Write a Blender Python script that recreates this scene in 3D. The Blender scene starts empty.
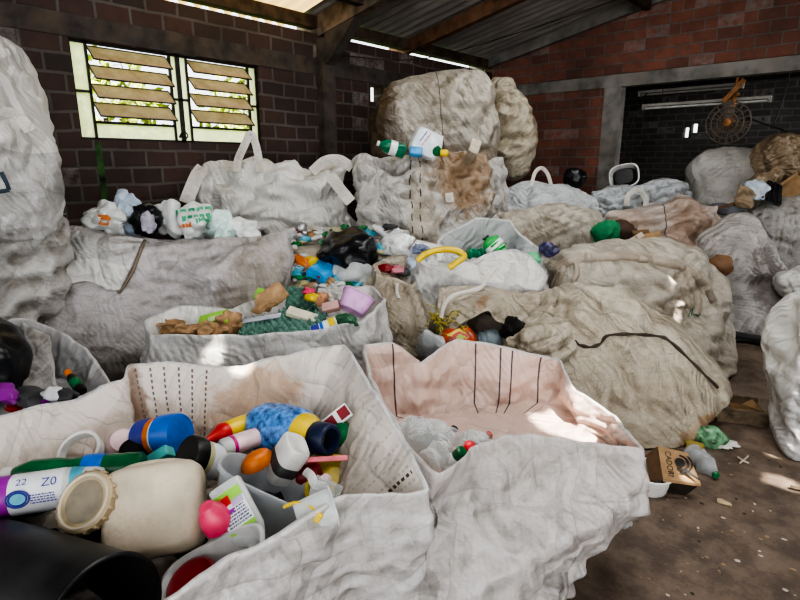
import bpy, bmesh, math, random
import numpy as np
from mathutils import Vector, Matrix, Euler
from mathutils.bvhtree import BVHTree

random.seed(7)
SC = bpy.context.scene
COL = SC.collection
# ------------------------------------------------------------------ camera
H, F, PITCH, YAW = 1.7, 545.0, math.radians(13.9), math.radians(42.0)
CP, SP = math.cos(PITCH), math.sin(PITCH)
FW = Vector((-math.sin(YAW), math.cos(YAW), 0))
RT = Vector((math.cos(YAW), math.sin(YAW), 0))
cam_d = bpy.data.cameras.new('camera')
cam_d.sensor_width = 36.0
cam_d.lens = 36.0 * F / 800.0
cam_d.clip_start = 0.05
cam = bpy.data.objects.new('camera', cam_d)
COL.objects.link(cam)
cam.location = (0, 0, H)
cam.rotation_euler = (math.pi / 2 - PITCH, 0, YAW)
SC.camera = cam
CAMR = cam.rotation_euler.to_matrix()


def ray(px, py):
    cx, cy = (px - 400) / F, (300 - py) / F
    return cx, cy * SP + CP, cy * CP - SP          # lateral, forward, up


def P(px, py, d=None, z=None):
    """a place on the ground plan: seen along (px,py), d metres ahead or z metres up"""
    l, f, u = ray(px, py)
    s = d / f if d is not None else (z - H) / u
    return RT * (l * s) + FW * (f * s) + Vector((0, 0, H + u * s))


W_ = lambda l, f, z: RT * l + FW * f + Vector((0, 0, z))


def scale_at(p):
    """pixels per metre at a world point"""
    v = CAMR.transposed() @ (Vector(p) - cam.location)
    return F / max(-v.z, 0.1)


# ------------------------------------------------------------------ materials
MATS = {}


def N(nt, typ, **kw):
    n = nt.nodes.new(typ)
    for k, v in kw.items():
        if k.startswith('i_'):
            k2 = k[2:]
            n.inputs[int(k2) if k2.isdigit() else k2.replace('_', ' ')].default_value = v
        else:
            setattr(n, k, v)
    return n


def mixc(nt, fac, a, b, mode='MIX'):
    m = nt.nodes.new('ShaderNodeMix')
    m.data_type = 'RGBA'
    m.blend_type = mode
    for s, v in ((m.inputs[0], fac), (m.inputs[6], a), (m.inputs[7], b)):
        if hasattr(v, 'is_linked') or hasattr(v, 'links'):
            nt.links.new(v, s)
        elif isinstance(v, (int, float)):
            s.default_value = v
        else:
            s.default_value = (*v[:3], 1)
    return m.outputs[2]


def math_(nt, op, a, b=None, c=None, clamp=False):
    m = nt.nodes.new('ShaderNodeMath')
    m.operation = op
    m.use_clamp = clamp
    for i, v in enumerate((a, b, c)):
        if v is None:
            continue
        if isinstance(v, (int, float)):
            m.inputs[i].default_value = v
        else:
            nt.links.new(v, m.inputs[i])
    return m.outputs[0]


def ramp(nt, fac, lo, hi):
    m = nt.nodes.new('ShaderNodeMapRange')
    m.inputs[1].default_value = lo
    m.inputs[2].default_value = hi
    nt.links.new(fac, m.inputs[0])
    return m.outputs[0]


def newmat(name):
    m = bpy.data.materials.new(name)
    m.use_nodes = True
    nt = m.node_tree
    nt.nodes.clear()
    out = nt.nodes.new('ShaderNodeOutputMaterial')
    return m, nt, out


def plain(name, col, rough=0.45, metal=0.0, var=0.12, bump=0.0, trans=0.0, nscale=14.0, dirt=0.0, alpha=1.0, ior=1.45):
    """procedural plastic / metal / card: base colour with a little noise, wear and bump"""
    if name in MATS:
        return MATS[name]
    m, nt, out = newmat(name)
    tc = N(nt, 'ShaderNodeTexCoord')
    no = N(nt, 'ShaderNodeTexNoise', i_Scale=nscale, i_Detail=5.0)
    nt.links.new(tc.outputs['Object'], no.inputs['Vector'])
    dark = [c * (1 - var * 2.2) for c in col]
    lite = [min(1, c * (1 + var)) for c in col]
    c = mixc(nt, ramp(nt, no.outputs[0], 0.3, 0.7), dark, lite)
    if dirt:
        n2 = N(nt, 'ShaderNodeTexNoise', i_Scale=nscale * 0.5, i_Detail=8.0, i_Roughness=0.7)
        nt.links.new(tc.outputs['Object'], n2.inputs['Vector'])
        f = math_(nt, 'MULTIPLY', ramp(nt, n2.outputs[0], 0.48, 0.72), dirt)
        c = mixc(nt, f, c, (0.12, 0.075, 0.04))
    b = N(nt, 'ShaderNodeBsdfPrincipled', i_Roughness=rough, i_Metallic=metal)
    b.inputs['Transmission Weight'].default_value = trans
    b.inputs['IOR'].default_value = ior
    nt.links.new(c, b.inputs['Base Color'])
    if bump:
        bp = N(nt, 'ShaderNodeBump', i_Strength=bump, i_Distance=0.02)
        nt.links.new(no.outputs[0], bp.inputs['Height'])
        nt.links.new(bp.outputs[0], b.inputs['Normal'])
    sh = b.outputs[0]
    if alpha < 1:
        tr = N(nt, 'ShaderNodeBsdfTransparent')
        tr.inputs[0].default_value = (*[0.5 + 0.5 * c for c in col], 1)
        mx = N(nt, 'ShaderNodeMixShader')
        lw = N(nt, 'ShaderNodeLayerWeight', i_Blend=0.35)
        f = math_(nt, 'ADD', math_(nt, 'MULTIPLY', lw.outputs['Facing'], 0.55), alpha, clamp=True)
        nt.links.new(f, mx.inputs[0])
        nt.links.new(tr.outputs[0], mx.inputs[1])
        nt.links.new(sh, mx.inputs[2])
        sh = mx.outputs[0]
    nt.links.new(sh, out.inputs[0])
    MATS[name] = m
    return m


def bagmat(name, col, dirtcol=(0.2, 0.16, 0.11), dirt=0.5, stain_or_shade=None, lines=(), crumple=0.5, transl=0.14,
           inner=None, seed=0.0, rough=0.45, sheen=0.0, vline=True, fine=1.0):
    """woven polypropylene: weave, crumple creases, grime, sewn threads along UV lines, a stain patch in UV"""
    m, nt, out = newmat(name)
    tc = N(nt, 'ShaderNodeTexCoord')
    mp = N(nt, 'ShaderNodeMapping')
    mp.inputs['Location'].default_value = (seed * 3.1, seed * 1.7, seed * 2.3)
    nt.links.new(tc.outputs['Object'], mp.inputs[0])
    V = mp.outputs[0]
    uv = N(nt, 'ShaderNodeSeparateXYZ')
    nt.links.new(tc.outputs['UV'], uv.inputs[0])
    n1 = N(nt, 'ShaderNodeTexNoise', i_Scale=2.6, i_Detail=9.0, i_Roughness=0.68, i_Distortion=0.6)
    nt.links.new(V, n1.inputs['Vector'])
    n2 = N(nt, 'ShaderNodeTexNoise', i_Scale=11.0, i_Detail=8.0, i_Roughness=0.7, i_Distortion=1.0)
    nt.links.new(V, n2.inputs['Vector'])
    f1 = math_(nt, 'MULTIPLY', ramp(nt, n1.outputs[0], 0.42, 0.72), dirt)
    f2 = math_(nt, 'MULTIPLY', ramp(nt, n2.outputs[0], 0.5, 0.78), dirt * 0.75)
    mpz = N(nt, 'ShaderNodeMapping')
    mpz.inputs['Scale'].default_value = (1, 1, 5.0)
    mpz.inputs['Rotation'].default_value = (0.25, 0.15 * seed, 0)
    nt.links.new(V, mpz.inputs[0])
    n3 = N(nt, 'ShaderNodeTexNoise', i_Scale=9.0, i_Detail=10.0, i_Roughness=0.8, i_Distortion=0.4)
    nt.links.new(mpz.outputs[0], n3.inputs['Vector'])
    n4 = N(nt, 'ShaderNodeTexNoise', i_Scale=70.0, i_Detail=4.0, i_Roughness=0.7)
    nt.links.new(V, n4.inputs['Vector'])
    f3 = math_(nt, 'MULTIPLY', ramp(nt, n3.outputs[0], 0.5, 0.72), 0.25 + dirt * 0.6)
    f4 = math_(nt, 'MULTIPLY', ramp(nt, n4.outputs[0], 0.5, 0.75), 0.12 + dirt * 0.35)
    c = mixc(nt, f1, col, dirtcol)
    c = mixc(nt, f2, c, [x * 0.6 for x in dirtcol])
    c = mixc(nt, f3, c, [x * 0.8 for x in dirtcol])
    c = mixc(nt, f4, c, [x * 0.5 for x in dirtcol])
    tp = math_(nt, 'SINE', math_(nt, 'MULTIPLY', uv.outputs[0], 1000.0))
    c = mixc(nt, math_(nt, 'MULTIPLY', math_(nt, 'MULTIPLY', ramp(nt, tp, 0.2, 1.0), ramp(nt, n2.outputs[0], 0.35, 0.65)), 0.10), c, [x * 0.6 for x in dirtcol])
    ge = N(nt, 'ShaderNodeNewGeometry')
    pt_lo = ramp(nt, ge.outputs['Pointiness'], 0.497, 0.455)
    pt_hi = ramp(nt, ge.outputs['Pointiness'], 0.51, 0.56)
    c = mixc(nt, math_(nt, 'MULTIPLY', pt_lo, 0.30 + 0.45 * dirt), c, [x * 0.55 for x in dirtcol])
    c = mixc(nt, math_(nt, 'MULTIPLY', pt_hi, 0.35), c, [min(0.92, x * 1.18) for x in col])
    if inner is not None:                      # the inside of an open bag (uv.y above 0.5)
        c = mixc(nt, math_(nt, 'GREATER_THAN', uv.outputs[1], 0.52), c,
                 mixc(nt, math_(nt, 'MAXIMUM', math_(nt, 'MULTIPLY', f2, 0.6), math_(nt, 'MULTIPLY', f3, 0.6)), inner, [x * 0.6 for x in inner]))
    if stain_or_shade:
        for (su, sv, ru, rv, scol, sf) in stain_or_shade:
            a = math_(nt, 'MULTIPLY', math_(nt, 'SUBTRACT', uv.outputs[0], su), 1 / ru)
            b_ = math_(nt, 'MULTIPLY', math_(nt, 'SUBTRACT', uv.outputs[1], sv), 1 / rv)
            r2 = math_(nt, 'ADD', math_(nt, 'MULTIPLY', a, a), math_(nt, 'MULTIPLY', b_, b_))
            r2 = math_(nt, 'ADD', r2, math_(nt, 'MULTIPLY', math_(nt, 'SUBTRACT', n2.outputs[0], 0.5), 3.0))
            fs = N(nt, 'ShaderNodeMapRange')
            fs.inputs[1].default_value = 1.15
            fs.inputs[2].default_value = 0.45
            nt.links.new(r2, fs.inputs[0])
            c = mixc(nt, math_(nt, 'MULTIPLY', fs.outputs[0], sf), c, scol)
    for (lu, w, lcol, dash, v0, v1) in lines:
        d = math_(nt, 'ABSOLUTE', math_(nt, 'SUBTRACT', uv.outputs[0], lu))
        f = math_(nt, 'LESS_THAN', d, w)
        if dash:
            f = math_(nt, 'MULTIPLY', f, math_(nt, 'GREATER_THAN', math_(nt, 'SINE', math_(nt, 'MULTIPLY', uv.outputs[1], dash)), -0.3))
        f = math_(nt, 'MULTIPLY', f, math_(nt, 'GREATER_THAN', uv.outputs[1], v0))
        f = math_(nt, 'MULTIPLY', f, math_(nt, 'LESS_THAN', uv.outputs[1], v1))
        c = mixc(nt, f, c, lcol)
    # creases: flat facets meeting in sharp folds (straight-edged cells), three sizes
    dn = N(nt, 'ShaderNodeTexNoise', i_Scale=3.0, i_Detail=3.0)
    nt.links.new(V, dn.inputs['Vector'])
    ds = N(nt, 'ShaderNodeVectorMath', operation='SCALE')
    ds.inputs['Scale'].default_value = 0.14
    nt.links.new(dn.outputs['Color'], ds.inputs[0])
    dv = N(nt, 'ShaderNodeVectorMath', operation='ADD')
    nt.links.new(V, dv.inputs[0])
    nt.links.new(ds.outputs[0], dv.inputs[1])
    h = None
    crl = None
    for q, (sc_, w) in enumerate(((1.1, 1.0), (1.9, 0.75), (2.7, 0.55), (4.6, 0.32), (7.5, 0.2 * fine), (11.0, 0.12 * fine))):
        mp2 = N(nt, 'ShaderNodeMapping')
        mp2.inputs['Rotation'].default_value = (0.9 * q + seed, 0.7 * q + 0.4 * seed, 1.9 * q + 2.0 * seed)
        nt.links.new(dv.outputs[0], mp2.inputs[0])
        nn = N(nt, 'ShaderNodeTexWave', i_Scale=sc_, wave_profile='TRI')
        nn.inputs['Distortion'].default_value = 1.3
        nn.inputs['Detail'].default_value = 1.0
        nn.inputs['Detail Scale'].default_value = 0.8
        nt.links.new(mp2.outputs[0], nn.inputs['Vector'])
        mk = N(nt, 'ShaderNodeTexNoise', i_Scale=2.0 + q * 0.8, i_Detail=1.0)
        nt.links.new(mp2.outputs[0], mk.inputs['Vector'])
        v = math_(nt, 'MULTIPLY', math_(nt, 'MULTIPLY', nn.outputs[0], ramp(nt, mk.outputs[0], 0.42, 0.62)), w)
        h = v if h is None else math_(nt, 'ADD', h, v)
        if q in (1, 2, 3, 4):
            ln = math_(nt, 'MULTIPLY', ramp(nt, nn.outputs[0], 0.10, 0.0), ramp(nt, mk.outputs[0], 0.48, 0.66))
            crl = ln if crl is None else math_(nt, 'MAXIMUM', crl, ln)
    bp = N(nt, 'ShaderNodeBump', i_Strength=min(1, crumple * 1.45), i_Distance=0.04)
    nt.links.new(h, bp.inputs['Height'])
    # the tape weave
    wv = N(nt, 'ShaderNodeTexNoise', i_Scale=160.0, i_Detail=1.0)
    nt.links.new(V, wv.inputs['Vector'])
    bp2 = N(nt, 'ShaderNodeBump', i_Strength=0.25, i_Distance=0.004)
    nt.links.new(wv.outputs[0], bp2.inputs['Height'])
    nt.links.new(bp.outputs[0], bp2.inputs['Normal'])
    b = N(nt, 'ShaderNodeBsdfPrincipled', i_Roughness=rough)
    b.inputs['Specular IOR Level'].default_value = 0.5
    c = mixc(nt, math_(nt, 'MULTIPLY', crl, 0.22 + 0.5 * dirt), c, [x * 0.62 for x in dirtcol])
    nt.links.new(c, b.inputs['Base Color'])
    nt.links.new(bp2.outputs[0], b.inputs['Normal'])
    sh = b.outputs[0]
    if transl:
        t = N(nt, 'ShaderNodeBsdfTranslucent')
        nt.links.new(c, t.inputs[0])
        nt.links.new(bp.outputs[0], t.inputs['Normal'])
        mx = N(nt, 'ShaderNodeMixShader')
        mx.inputs[0].default_value = transl
        nt.links.new(sh, mx.inputs[1])
        nt.links.new(t.outputs[0], mx.inputs[2])
        sh = mx.outputs[0]
    nt.links.new(sh, out.inputs[0])
    return m


def brickmat(name, c1, c2, mortar, rot, bw=0.30, bh=0.155, grime=0.5, pale=0.15, msize=0.016):
    m, nt, out = newmat(name)
    tc = N(nt, 'ShaderNodeTexCoord')
    sx = N(nt, 'ShaderNodeSeparateXYZ')
    nt.links.new(tc.outputs['Object'], sx.inputs[0])
    cb = N(nt, 'ShaderNodeCombineXYZ')
    nt.links.new(sx.outputs[1 if rot else 0], cb.inputs[0])
    nt.links.new(sx.outputs[2], cb.inputs[1])
    # a wobble so the courses are hand laid
    wn = N(nt, 'ShaderNodeTexNoise', i_Scale=1.8, i_Detail=2.0)
    nt.links.new(cb.outputs[0], wn.inputs['Vector'])
    va = N(nt, 'ShaderNodeVectorMath', operation='SCALE')
    va.inputs['Scale'].default_value = 0.05
    nt.links.new(wn.outputs['Color'], va.inputs[0])
    vb = N(nt, 'ShaderNodeVectorMath', operation='ADD')
    nt.links.new(cb.outputs[0], vb.inputs[0])
    nt.links.new(va.outputs[0], vb.inputs[1])
    br = N(nt, 'ShaderNodeTexBrick', i_Scale=1.0)
    br.inputs['Brick Width'].default_value = bw
    br.inputs['Row Height'].default_value = bh
    br.inputs['Mortar Size'].default_value = msize
    br.inputs['Mortar Smooth'].default_value = 0.4
    br.inputs['Bias'].default_value = -0.1
    br.inputs['Color1'].default_value = (*c1, 1)
    br.inputs['Color2'].default_value = (*c2, 1)
    br.inputs['Mortar'].default_value = (*mortar, 1)
    nt.links.new(vb.outputs[0], br.inputs['Vector'])
    n1 = N(nt, 'ShaderNodeTexNoise', i_Scale=1.1, i_Detail=8.0, i_Roughness=0.65)
    nt.links.new(cb.outputs[0], n1.inputs['Vector'])
    n2 = N(nt, 'ShaderNodeTexNoise', i_Scale=9.0, i_Detail=8.0, i_Roughness=0.7)
    nt.links.new(cb.outputs[0], n2.inputs['Vector'])
    # big patches of whole bricks with mortar smear
    vo = N(nt, 'ShaderNodeTexWhiteNoise', noise_dimensions='2D')
    fl = N(nt, 'ShaderNodeVectorMath', operation='SNAP')
    fl.inputs[1].default_value = (bw, bh, 1)
    nt.links.new(vb.outputs[0], fl.inputs[0])
    nt.links.new(fl.outputs[0], vo.inputs['Vector'])
    c = br.outputs[0]
    smear = math_(nt, 'MULTIPLY', math_(nt, 'GREATER_THAN', vo.outputs['Value'], 1 - pale), ramp(nt, n2.outputs[0], 0.4, 0.6))
    c = mixc(nt, math_(nt, 'MULTIPLY', smear, 0.55), c, (0.42, 0.38, 0.36))
    c = mixc(nt, math_(nt, 'MULTIPLY', ramp(nt, n1.outputs[0], 0.4, 0.66), grime), c, (0.02, 0.016, 0.014))
    c = mixc(nt, math_(nt, 'MULTIPLY', ramp(nt, n2.outputs[0], 0.45, 0.75), grime * 0.7), c, (0.03, 0.022, 0.02))
    b = N(nt, 'ShaderNodeBsdfPrincipled', i_Roughness=0.85)
    nt.links.new(c, b.inputs['Base Color'])
    inv = math_(nt, 'SUBTRACT', 1.0, br.outputs['Fac'])
    h = math_(nt, 'ADD', inv, math_(nt, 'MULTIPLY', n2.outputs[0], 0.6))
    bp = N(nt, 'ShaderNodeBump', i_Strength=0.7, i_Distance=0.012)
    nt.links.new(h, bp.inputs['Height'])
    nt.links.new(bp.outputs[0], b.inputs['Normal'])
    nt.links.new(b.outputs[0], out.inputs[0])
    return m


# ------------------------------------------------------------------ object helpers
def tag(o, label=None, cat=None, group=None, kind=None):
    if label:
        o['label'] = label
    if cat:
        o['category'] = cat
    if group:
        o['group'] = group
    if kind:
        o['kind'] = kind
    return o


def link(name, me, mat, parent=None, smooth=True):
    if isinstance(mat, (list, tuple)):
        for x in mat:
            me.materials.append(x)
    else:
        me.materials.append(mat)
    if smooth:
        me.polygons.foreach_set('use_smooth', [True] * len(me.polygons))
    o = bpy.data.objects.new(name, me)
    COL.objects.link(o)
    if parent is not None:
        o.parent = parent
        o.matrix_parent_inverse = Matrix.Translation(parent.location).inverted()
    return o


def mesh_from(name, verts, faces):
    me = bpy.data.meshes.new(name)
    me.from_pydata([tuple(v) for v in verts], [], faces)
    me.update()
    return me


def bm_obj(name, bm, mat, parent=None, smooth=True):
    bmesh.ops.recalc_face_normals(bm, faces=bm.faces[:])
    me = bpy.data.meshes.new(name)
    bm.to_mesh(me)
    bm.free()
    o = link(name, me, mat, parent, smooth)
    if smooth:
        try:
            me.set_sharp_from_angle(angle=math.radians(42))
        except Exception:
            pass
    if parent is None:
        recentre(o)
    return o


def recentre(o):
    """put a top-level mesh's origin at its base"""
    me = o.data
    n = len(me.vertices)
    co = np.empty(n * 3)
    me.vertices.foreach_get('co', co)
    co = co.reshape(-1, 3)
    c = (co.min(0) + co.max(0)) / 2
    c[2] = co[:, 2].min()
    me.vertices.foreach_set('co', (co - c).ravel())
    me.update()
    o.location = Vector(c)


def thing(name, loc, label, cat, group=None):
    o = bpy.data.objects.new(name, None)
    o.empty_display_size = 0.05
    COL.objects.link(o)
    o.location = loc
    return tag(o, label, cat, group)


def box(bm, lo, hi, M=None):
    vs = []
    for x in (lo[0], hi[0]):
        for y in (lo[1], hi[1]):
            for z in (lo[2], hi[2]):
                v = Vector((x, y, z))
                vs.append(bm.verts.new(M @ v if M else v))
    for f in ((0, 1, 3, 2), (4, 6, 7, 5), (0, 4, 5, 1), (2, 3, 7, 6), (0, 2, 6, 4), (1, 5, 7, 3)):
        bm.faces.new([vs[i] for i in f])


def rbox(bm, size, M, bev=0.01, seg=2):
    b2 = bmesh.new()
    bmesh.ops.create_cube(b2, size=1.0)
    for v in b2.verts:
        v.co = Vector((v.co.x * size[0], v.co.y * size[1], v.co.z * size[2]))
    if bev:
        bmesh.ops.bevel(b2, geom=b2.edges[:], offset=bev, segments=seg, profile=0.6, affect='EDGES')
    mp = {}
    for v in b2.verts:
        mp[v] = bm.verts.new(M @ v.co)
    for f in b2.faces:
        bm.faces.new([mp[v] for v in f.verts])
    b2.free()


def loft(bm, M, rings, seg=28, cap0=True, cap1=True, twist=0.0):
    """rings: (z, half_x, half_y, exponent) superellipse sections along local z"""
    loops = []
    for r in rings:
        z, hx, hy, n = r[:4]
        ox, oy = (r[4], r[5]) if len(r) > 5 else (0, 0)
        lp = []
        for i in range(seg):
            a = 2 * math.pi * (i + 0.5) / seg
            c, s = math.cos(a), math.sin(a)
            x = hx * math.copysign(abs(c) ** (2 / n), c) + ox
            y = hy * math.copysign(abs(s) ** (2 / n), s) + oy
            lp.append(bm.verts.new(M @ Vector((x, y, z))))
        loops.append(lp)
    for a, b in zip(loops, loops[1:]):
        for i in range(seg):
            j = (i + 1) % seg
            bm.faces.new((a[i], a[j], b[j], b[i]))
    if cap0:
        bm.faces.new(loops[0][::-1])
    if cap1:
        bm.faces.new(loops[-1])


def lathe(bm, M, prof, seg=28, cap0=True, cap1=True):
    loft(bm, M, [(z, r, r, 2.0) for z, r in prof], seg, cap0, cap1)


def axM(A, B, roll=0.0):
    """matrix with local z from A towards B (metres kept), origin at A"""
    A, B = Vector(A), Vector(B)
    z = (B - A).normalized()
    ref = Vector((0, 0, 1)) if abs(z.z) < 0.9 else Vector((1, 0, 0))
    x = ref.cross(z).normalized()
    y = z.cross(x)
    R = Matrix((x, y, z)).transposed().to_4x4()
    return Matrix.Translation(A) @ R @ Matrix.Rotation(roll, 4, 'Z')


def seenM(p, roll=0, pitch=0, yaw=0):
    """local x to the viewer's right, y up, z towards the viewer, then turned (degrees)"""
    R = CAMR.to_4x4() @ Euler((math.radians(pitch), math.radians(yaw), math.radians(roll)), 'XYZ').to_matrix().to_4x4()
    return Matrix.Translation(Vector(p)) @ R


def upM(p, rz=0, rx=0, ry=0):
    return Matrix.Translation(Vector(p)) @ Euler((math.radians(rx), math.radians(ry), math.radians(rz)), 'XYZ').to_matrix().to_4x4()


def smooth_path(pts, n):
    pts = [Vector(p) for p in pts]
    if len(pts) < 3:
        return [pts[0].lerp(pts[-1], i / n) for i in range(n + 1)]
    out = []
    m = len(pts) - 1
    for i in range(n + 1):
        t = i / n * m
        k = min(int(t), m - 1)
        u = t - k
        p0, p1, p2, p3 = pts[max(k - 1, 0)], pts[k], pts[k + 1], pts[min(k + 2, m)]
        out.append(0.5 * ((2 * p1) + (p2 - p0) * u + (2 * p0 - 5 * p1 + 4 * p2 - p3) * u * u + (3 * p1 - p0 - 3 * p2 + p3) * u ** 3))
    return out


def tube(bm, pts, r, seg=8, n=24, flat=None, face=None):
    """round tube, or a flat strap of half width r and half thickness flat whose broad side faces `face`"""
    pth = smooth_path(pts, n)
    loops = []
    prevx = None
    for i, p in enumerate(pth):
        t = (pth[min(i + 1, n)] - pth[max(i - 1, 0)])
        t = t.normalized() if t.length > 1e-9 else Vector((0, 0, 1))
        if face is not None:
            nrm = (Vector(face) - p).normalized()
            x = t.cross(nrm)
            x = x.normalized() if x.length > 1e-5 else prevx
        elif prevx is None:
            x = t.cross(Vector((0.3, 0.2, 1))).normalized()
        else:
            x = (prevx - t * prevx.dot(t)).normalized()
        prevx = x
        y = t.cross(x)
        rr = r(i / n) if callable(r) else r
        fl = flat if flat else rr
        loops.append([bm.verts.new(p + x * math.cos(2 * math.pi * k / seg) * rr + y * math.sin(2 * math.pi * k / seg) * fl) for k in range(seg)])
    for a, b in zip(loops, loops[1:]):
        for k in range(seg):
            j = (k + 1) % seg
            bm.faces.new((a[k], a[j], b[j], b[k]))
    bm.faces.new(loops[0][::-1])
    bm.faces.new(loops[-1])


# ------------------------------------------------------------------ cloth-like bags
def nfield(Pn, scale, seed, octs=3):
    rs = np.random.RandomState(seed)
    out = np.zeros(Pn.shape[:-1])
    amp = 1.0
    for o in range(octs):
        k = rs.normal(size=(6, 3)) * scale * (1.9 ** o)
        ph = rs.uniform(0, 6.28, 6)
        out += amp * np.sin(Pn @ k.T + ph).sum(-1) / 2.5
        amp *= 0.55
    return out


def relax(T, closed, eu, ev, k, iters, seed, amp, bend=0.25, nsc=9.0):
    """buckle a sheet: its threads are longer than the target shape allows, so it wrinkles"""
    nv, nu, _ = T.shape
    n = np.stack([nfield(T, nsc, seed + i) for i in range(3)], -1)
    X = T + n * amp
    mod = np.clip(1 + 0.8 * nfield(T, nsc * 0.35, seed + 9, 2), 0.05, 2.2)

    def sl(A, ax, st):
        """the pairs (i, j) joined by a thread of this kind"""
        if ax == 0:
            return A[:-st], A[st:]
        if closed:
            if ax == 1:
                return A, np.roll(A, -st, 1)
            if ax == 2:
                return A[:-1], np.roll(A, -1, 1)[1:]
            return A[1:], np.roll(A, -1, 1)[:-1]
        if ax == 1:
            return A[:, :-st], A[:, st:]
        if ax == 2:
            return A[:-1, :-1], A[1:, 1:]
        return A[1:, :-1], A[:-1, 1:]

    def add(D, c, ax, st):
        if ax == 0:
            D[:-st] += c
            D[st:] -= c
        elif closed:
            if ax == 1:
                D += c
                D -= np.roll(c, st, 1)
            elif ax == 2:
                D[:-1] += c
                D[1:] -= np.roll(c, 1, 1)
            else:
                D[1:] += c
                D[:-1] -= np.roll(c, 1, 1)
        elif ax == 1:
            D[:, :-st] += c
            D[:, st:] -= c
        elif ax == 2:
            D[:-1, :-1] += c
            D[1:, 1:] -= c
        else:
            D[1:, :-1] += c
            D[:-1, 1:] -= c
    cons = []
    em = (eu + ev) / 2
    for ax, st, e, w in ((1, 1, eu, 1.0), (0, 1, ev, 1.0), (2, 1, em, 0.7), (3, 1, em, 0.7), (1, 2, eu * 0.7, bend), (0, 2, ev * 0.7, bend)):
        p, q = sl(T, ax, st)
        mm = sl(mod, ax, st)[0]
        cons.append((ax, st, np.linalg.norm(q - p, axis=-1) * (1 + e * mm), w))
    for it in range(iters):
        D = np.zeros_like(X)
        for ax, st, L, w in cons:
            p, q = sl(X, ax, st)
            d = q - p
            l = np.linalg.norm(d, axis=-1) + 1e-9
            add(D, (0.5 * w * (1 - L / l))[..., None] * d, ax, st)
        X = X + 0.30 * D
        X = X + k * (T - X)
    return X


def resample(A, nv, nu, closed):
    def lin(A, n, ax, cl):
        m = A.shape[ax]
        t = np.linspace(0, m if cl else m - 1, n, endpoint=not cl)
        i = np.floor(t).astype(int)
        if not cl:
            i = np.minimum(i, m - 2)
        f = t - i
        g = lambda j: np.take(A, (j % m) if cl else np.clip(j, 0, m - 1), axis=ax)
        sh = [1] * A.ndim
        sh[ax] = n
        f = f.reshape(sh)
        p0, p1, p2, p3 = g(i - 1), g(i), g(i + 1), g(i + 2)
        return 0.5 * ((2 * p1) + (p2 - p0) * f + (2 * p0 - 5 * p1 + 4 * p2 - p3) * f ** 2 + (3 * p1 - p0 - 3 * p2 + p3) * f ** 3)
    return lin(lin(A, nv, 0, False), nu, 1, closed)


def crease_field(X, seed, size, aniso=1.5, lam=(0.5, 0.34, 0.24, 0.17, 0.12, 0.085, 0.06)):
    """straight sharp folds in random directions, each fading in and out"""
    rs = np.random.RandomState(seed)
    out = np.zeros(X.shape[:-1])
    warp = 0.05 * np.stack([nfield(X, 3.0, seed + 31 + i, 2) for i in range(3)], -1)
    Y = X + warp
    for i, l in enumerate(lam):
        for r in range(2):
            k = rs.normal(size=3)
            k[2] *= aniso
            k /= np.linalg.norm(k)
            ph = (Y @ k) / l + rs.uniform(0, 1)
            tri = np.abs((ph % 1.0) - 0.5) * 2 - 0.5
            mask = np.clip(nfield(X, 2.2 / max(l, 0.15) * 0.3, seed + 101 + 7 * i + r, 2) * 1.1, 0, 1.2)
            out += l * 0.13 * tri * mask
    return out


def normals(X, closed):
    if closed:
        du = np.roll(X, -1, 1) - np.roll(X, 1, 1)
    else:
        du = np.gradient(X, axis=1)
    dv = np.gradient(X, axis=0)
    n = np.cross(du, dv)
    return n / (np.linalg.norm(n, axis=-1, keepdims=True) + 1e-9)


def wrinkle(T, closed, w, seed, coarse=3, eu=0.05, ev=0.07, cr=1.0, aniso=1.5):
    """folds: sharp creases first, then the slack of the cloth buckles on a coarse and on the fine grid"""
    nv, nu, _ = T.shape
    if w <= 0:
        return T
    size = np.linalg.norm(T.reshape(-1, 3).max(0) - T.reshape(-1, 3).min(0))
    c = resample(T, max(8, nv // coarse), max(12, nu // coarse), closed)
    c2 = relax(c, closed, eu * 0.6 * w, ev * 0.95 * w, 0.022, 110, seed, 0.012 * size * min(w, 1.5), bend=0.10, nsc=5.0 / size * 1.7)
    X = T + resample(c2 - c, nv, nu, closed)
    X = relax(X, closed, eu * 0.35 * w, ev * 0.4 * w, 0.06, 30, seed + 50, 0.002 * size * min(w, 1.5), bend=0.08, nsc=20.0 / size * 1.7)
    X = X + normals(T, closed) * (cr * min(0.35 + 0.65 * w, 1.2) * crease_field(T, seed, size, aniso))[..., None]
    return X


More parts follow.
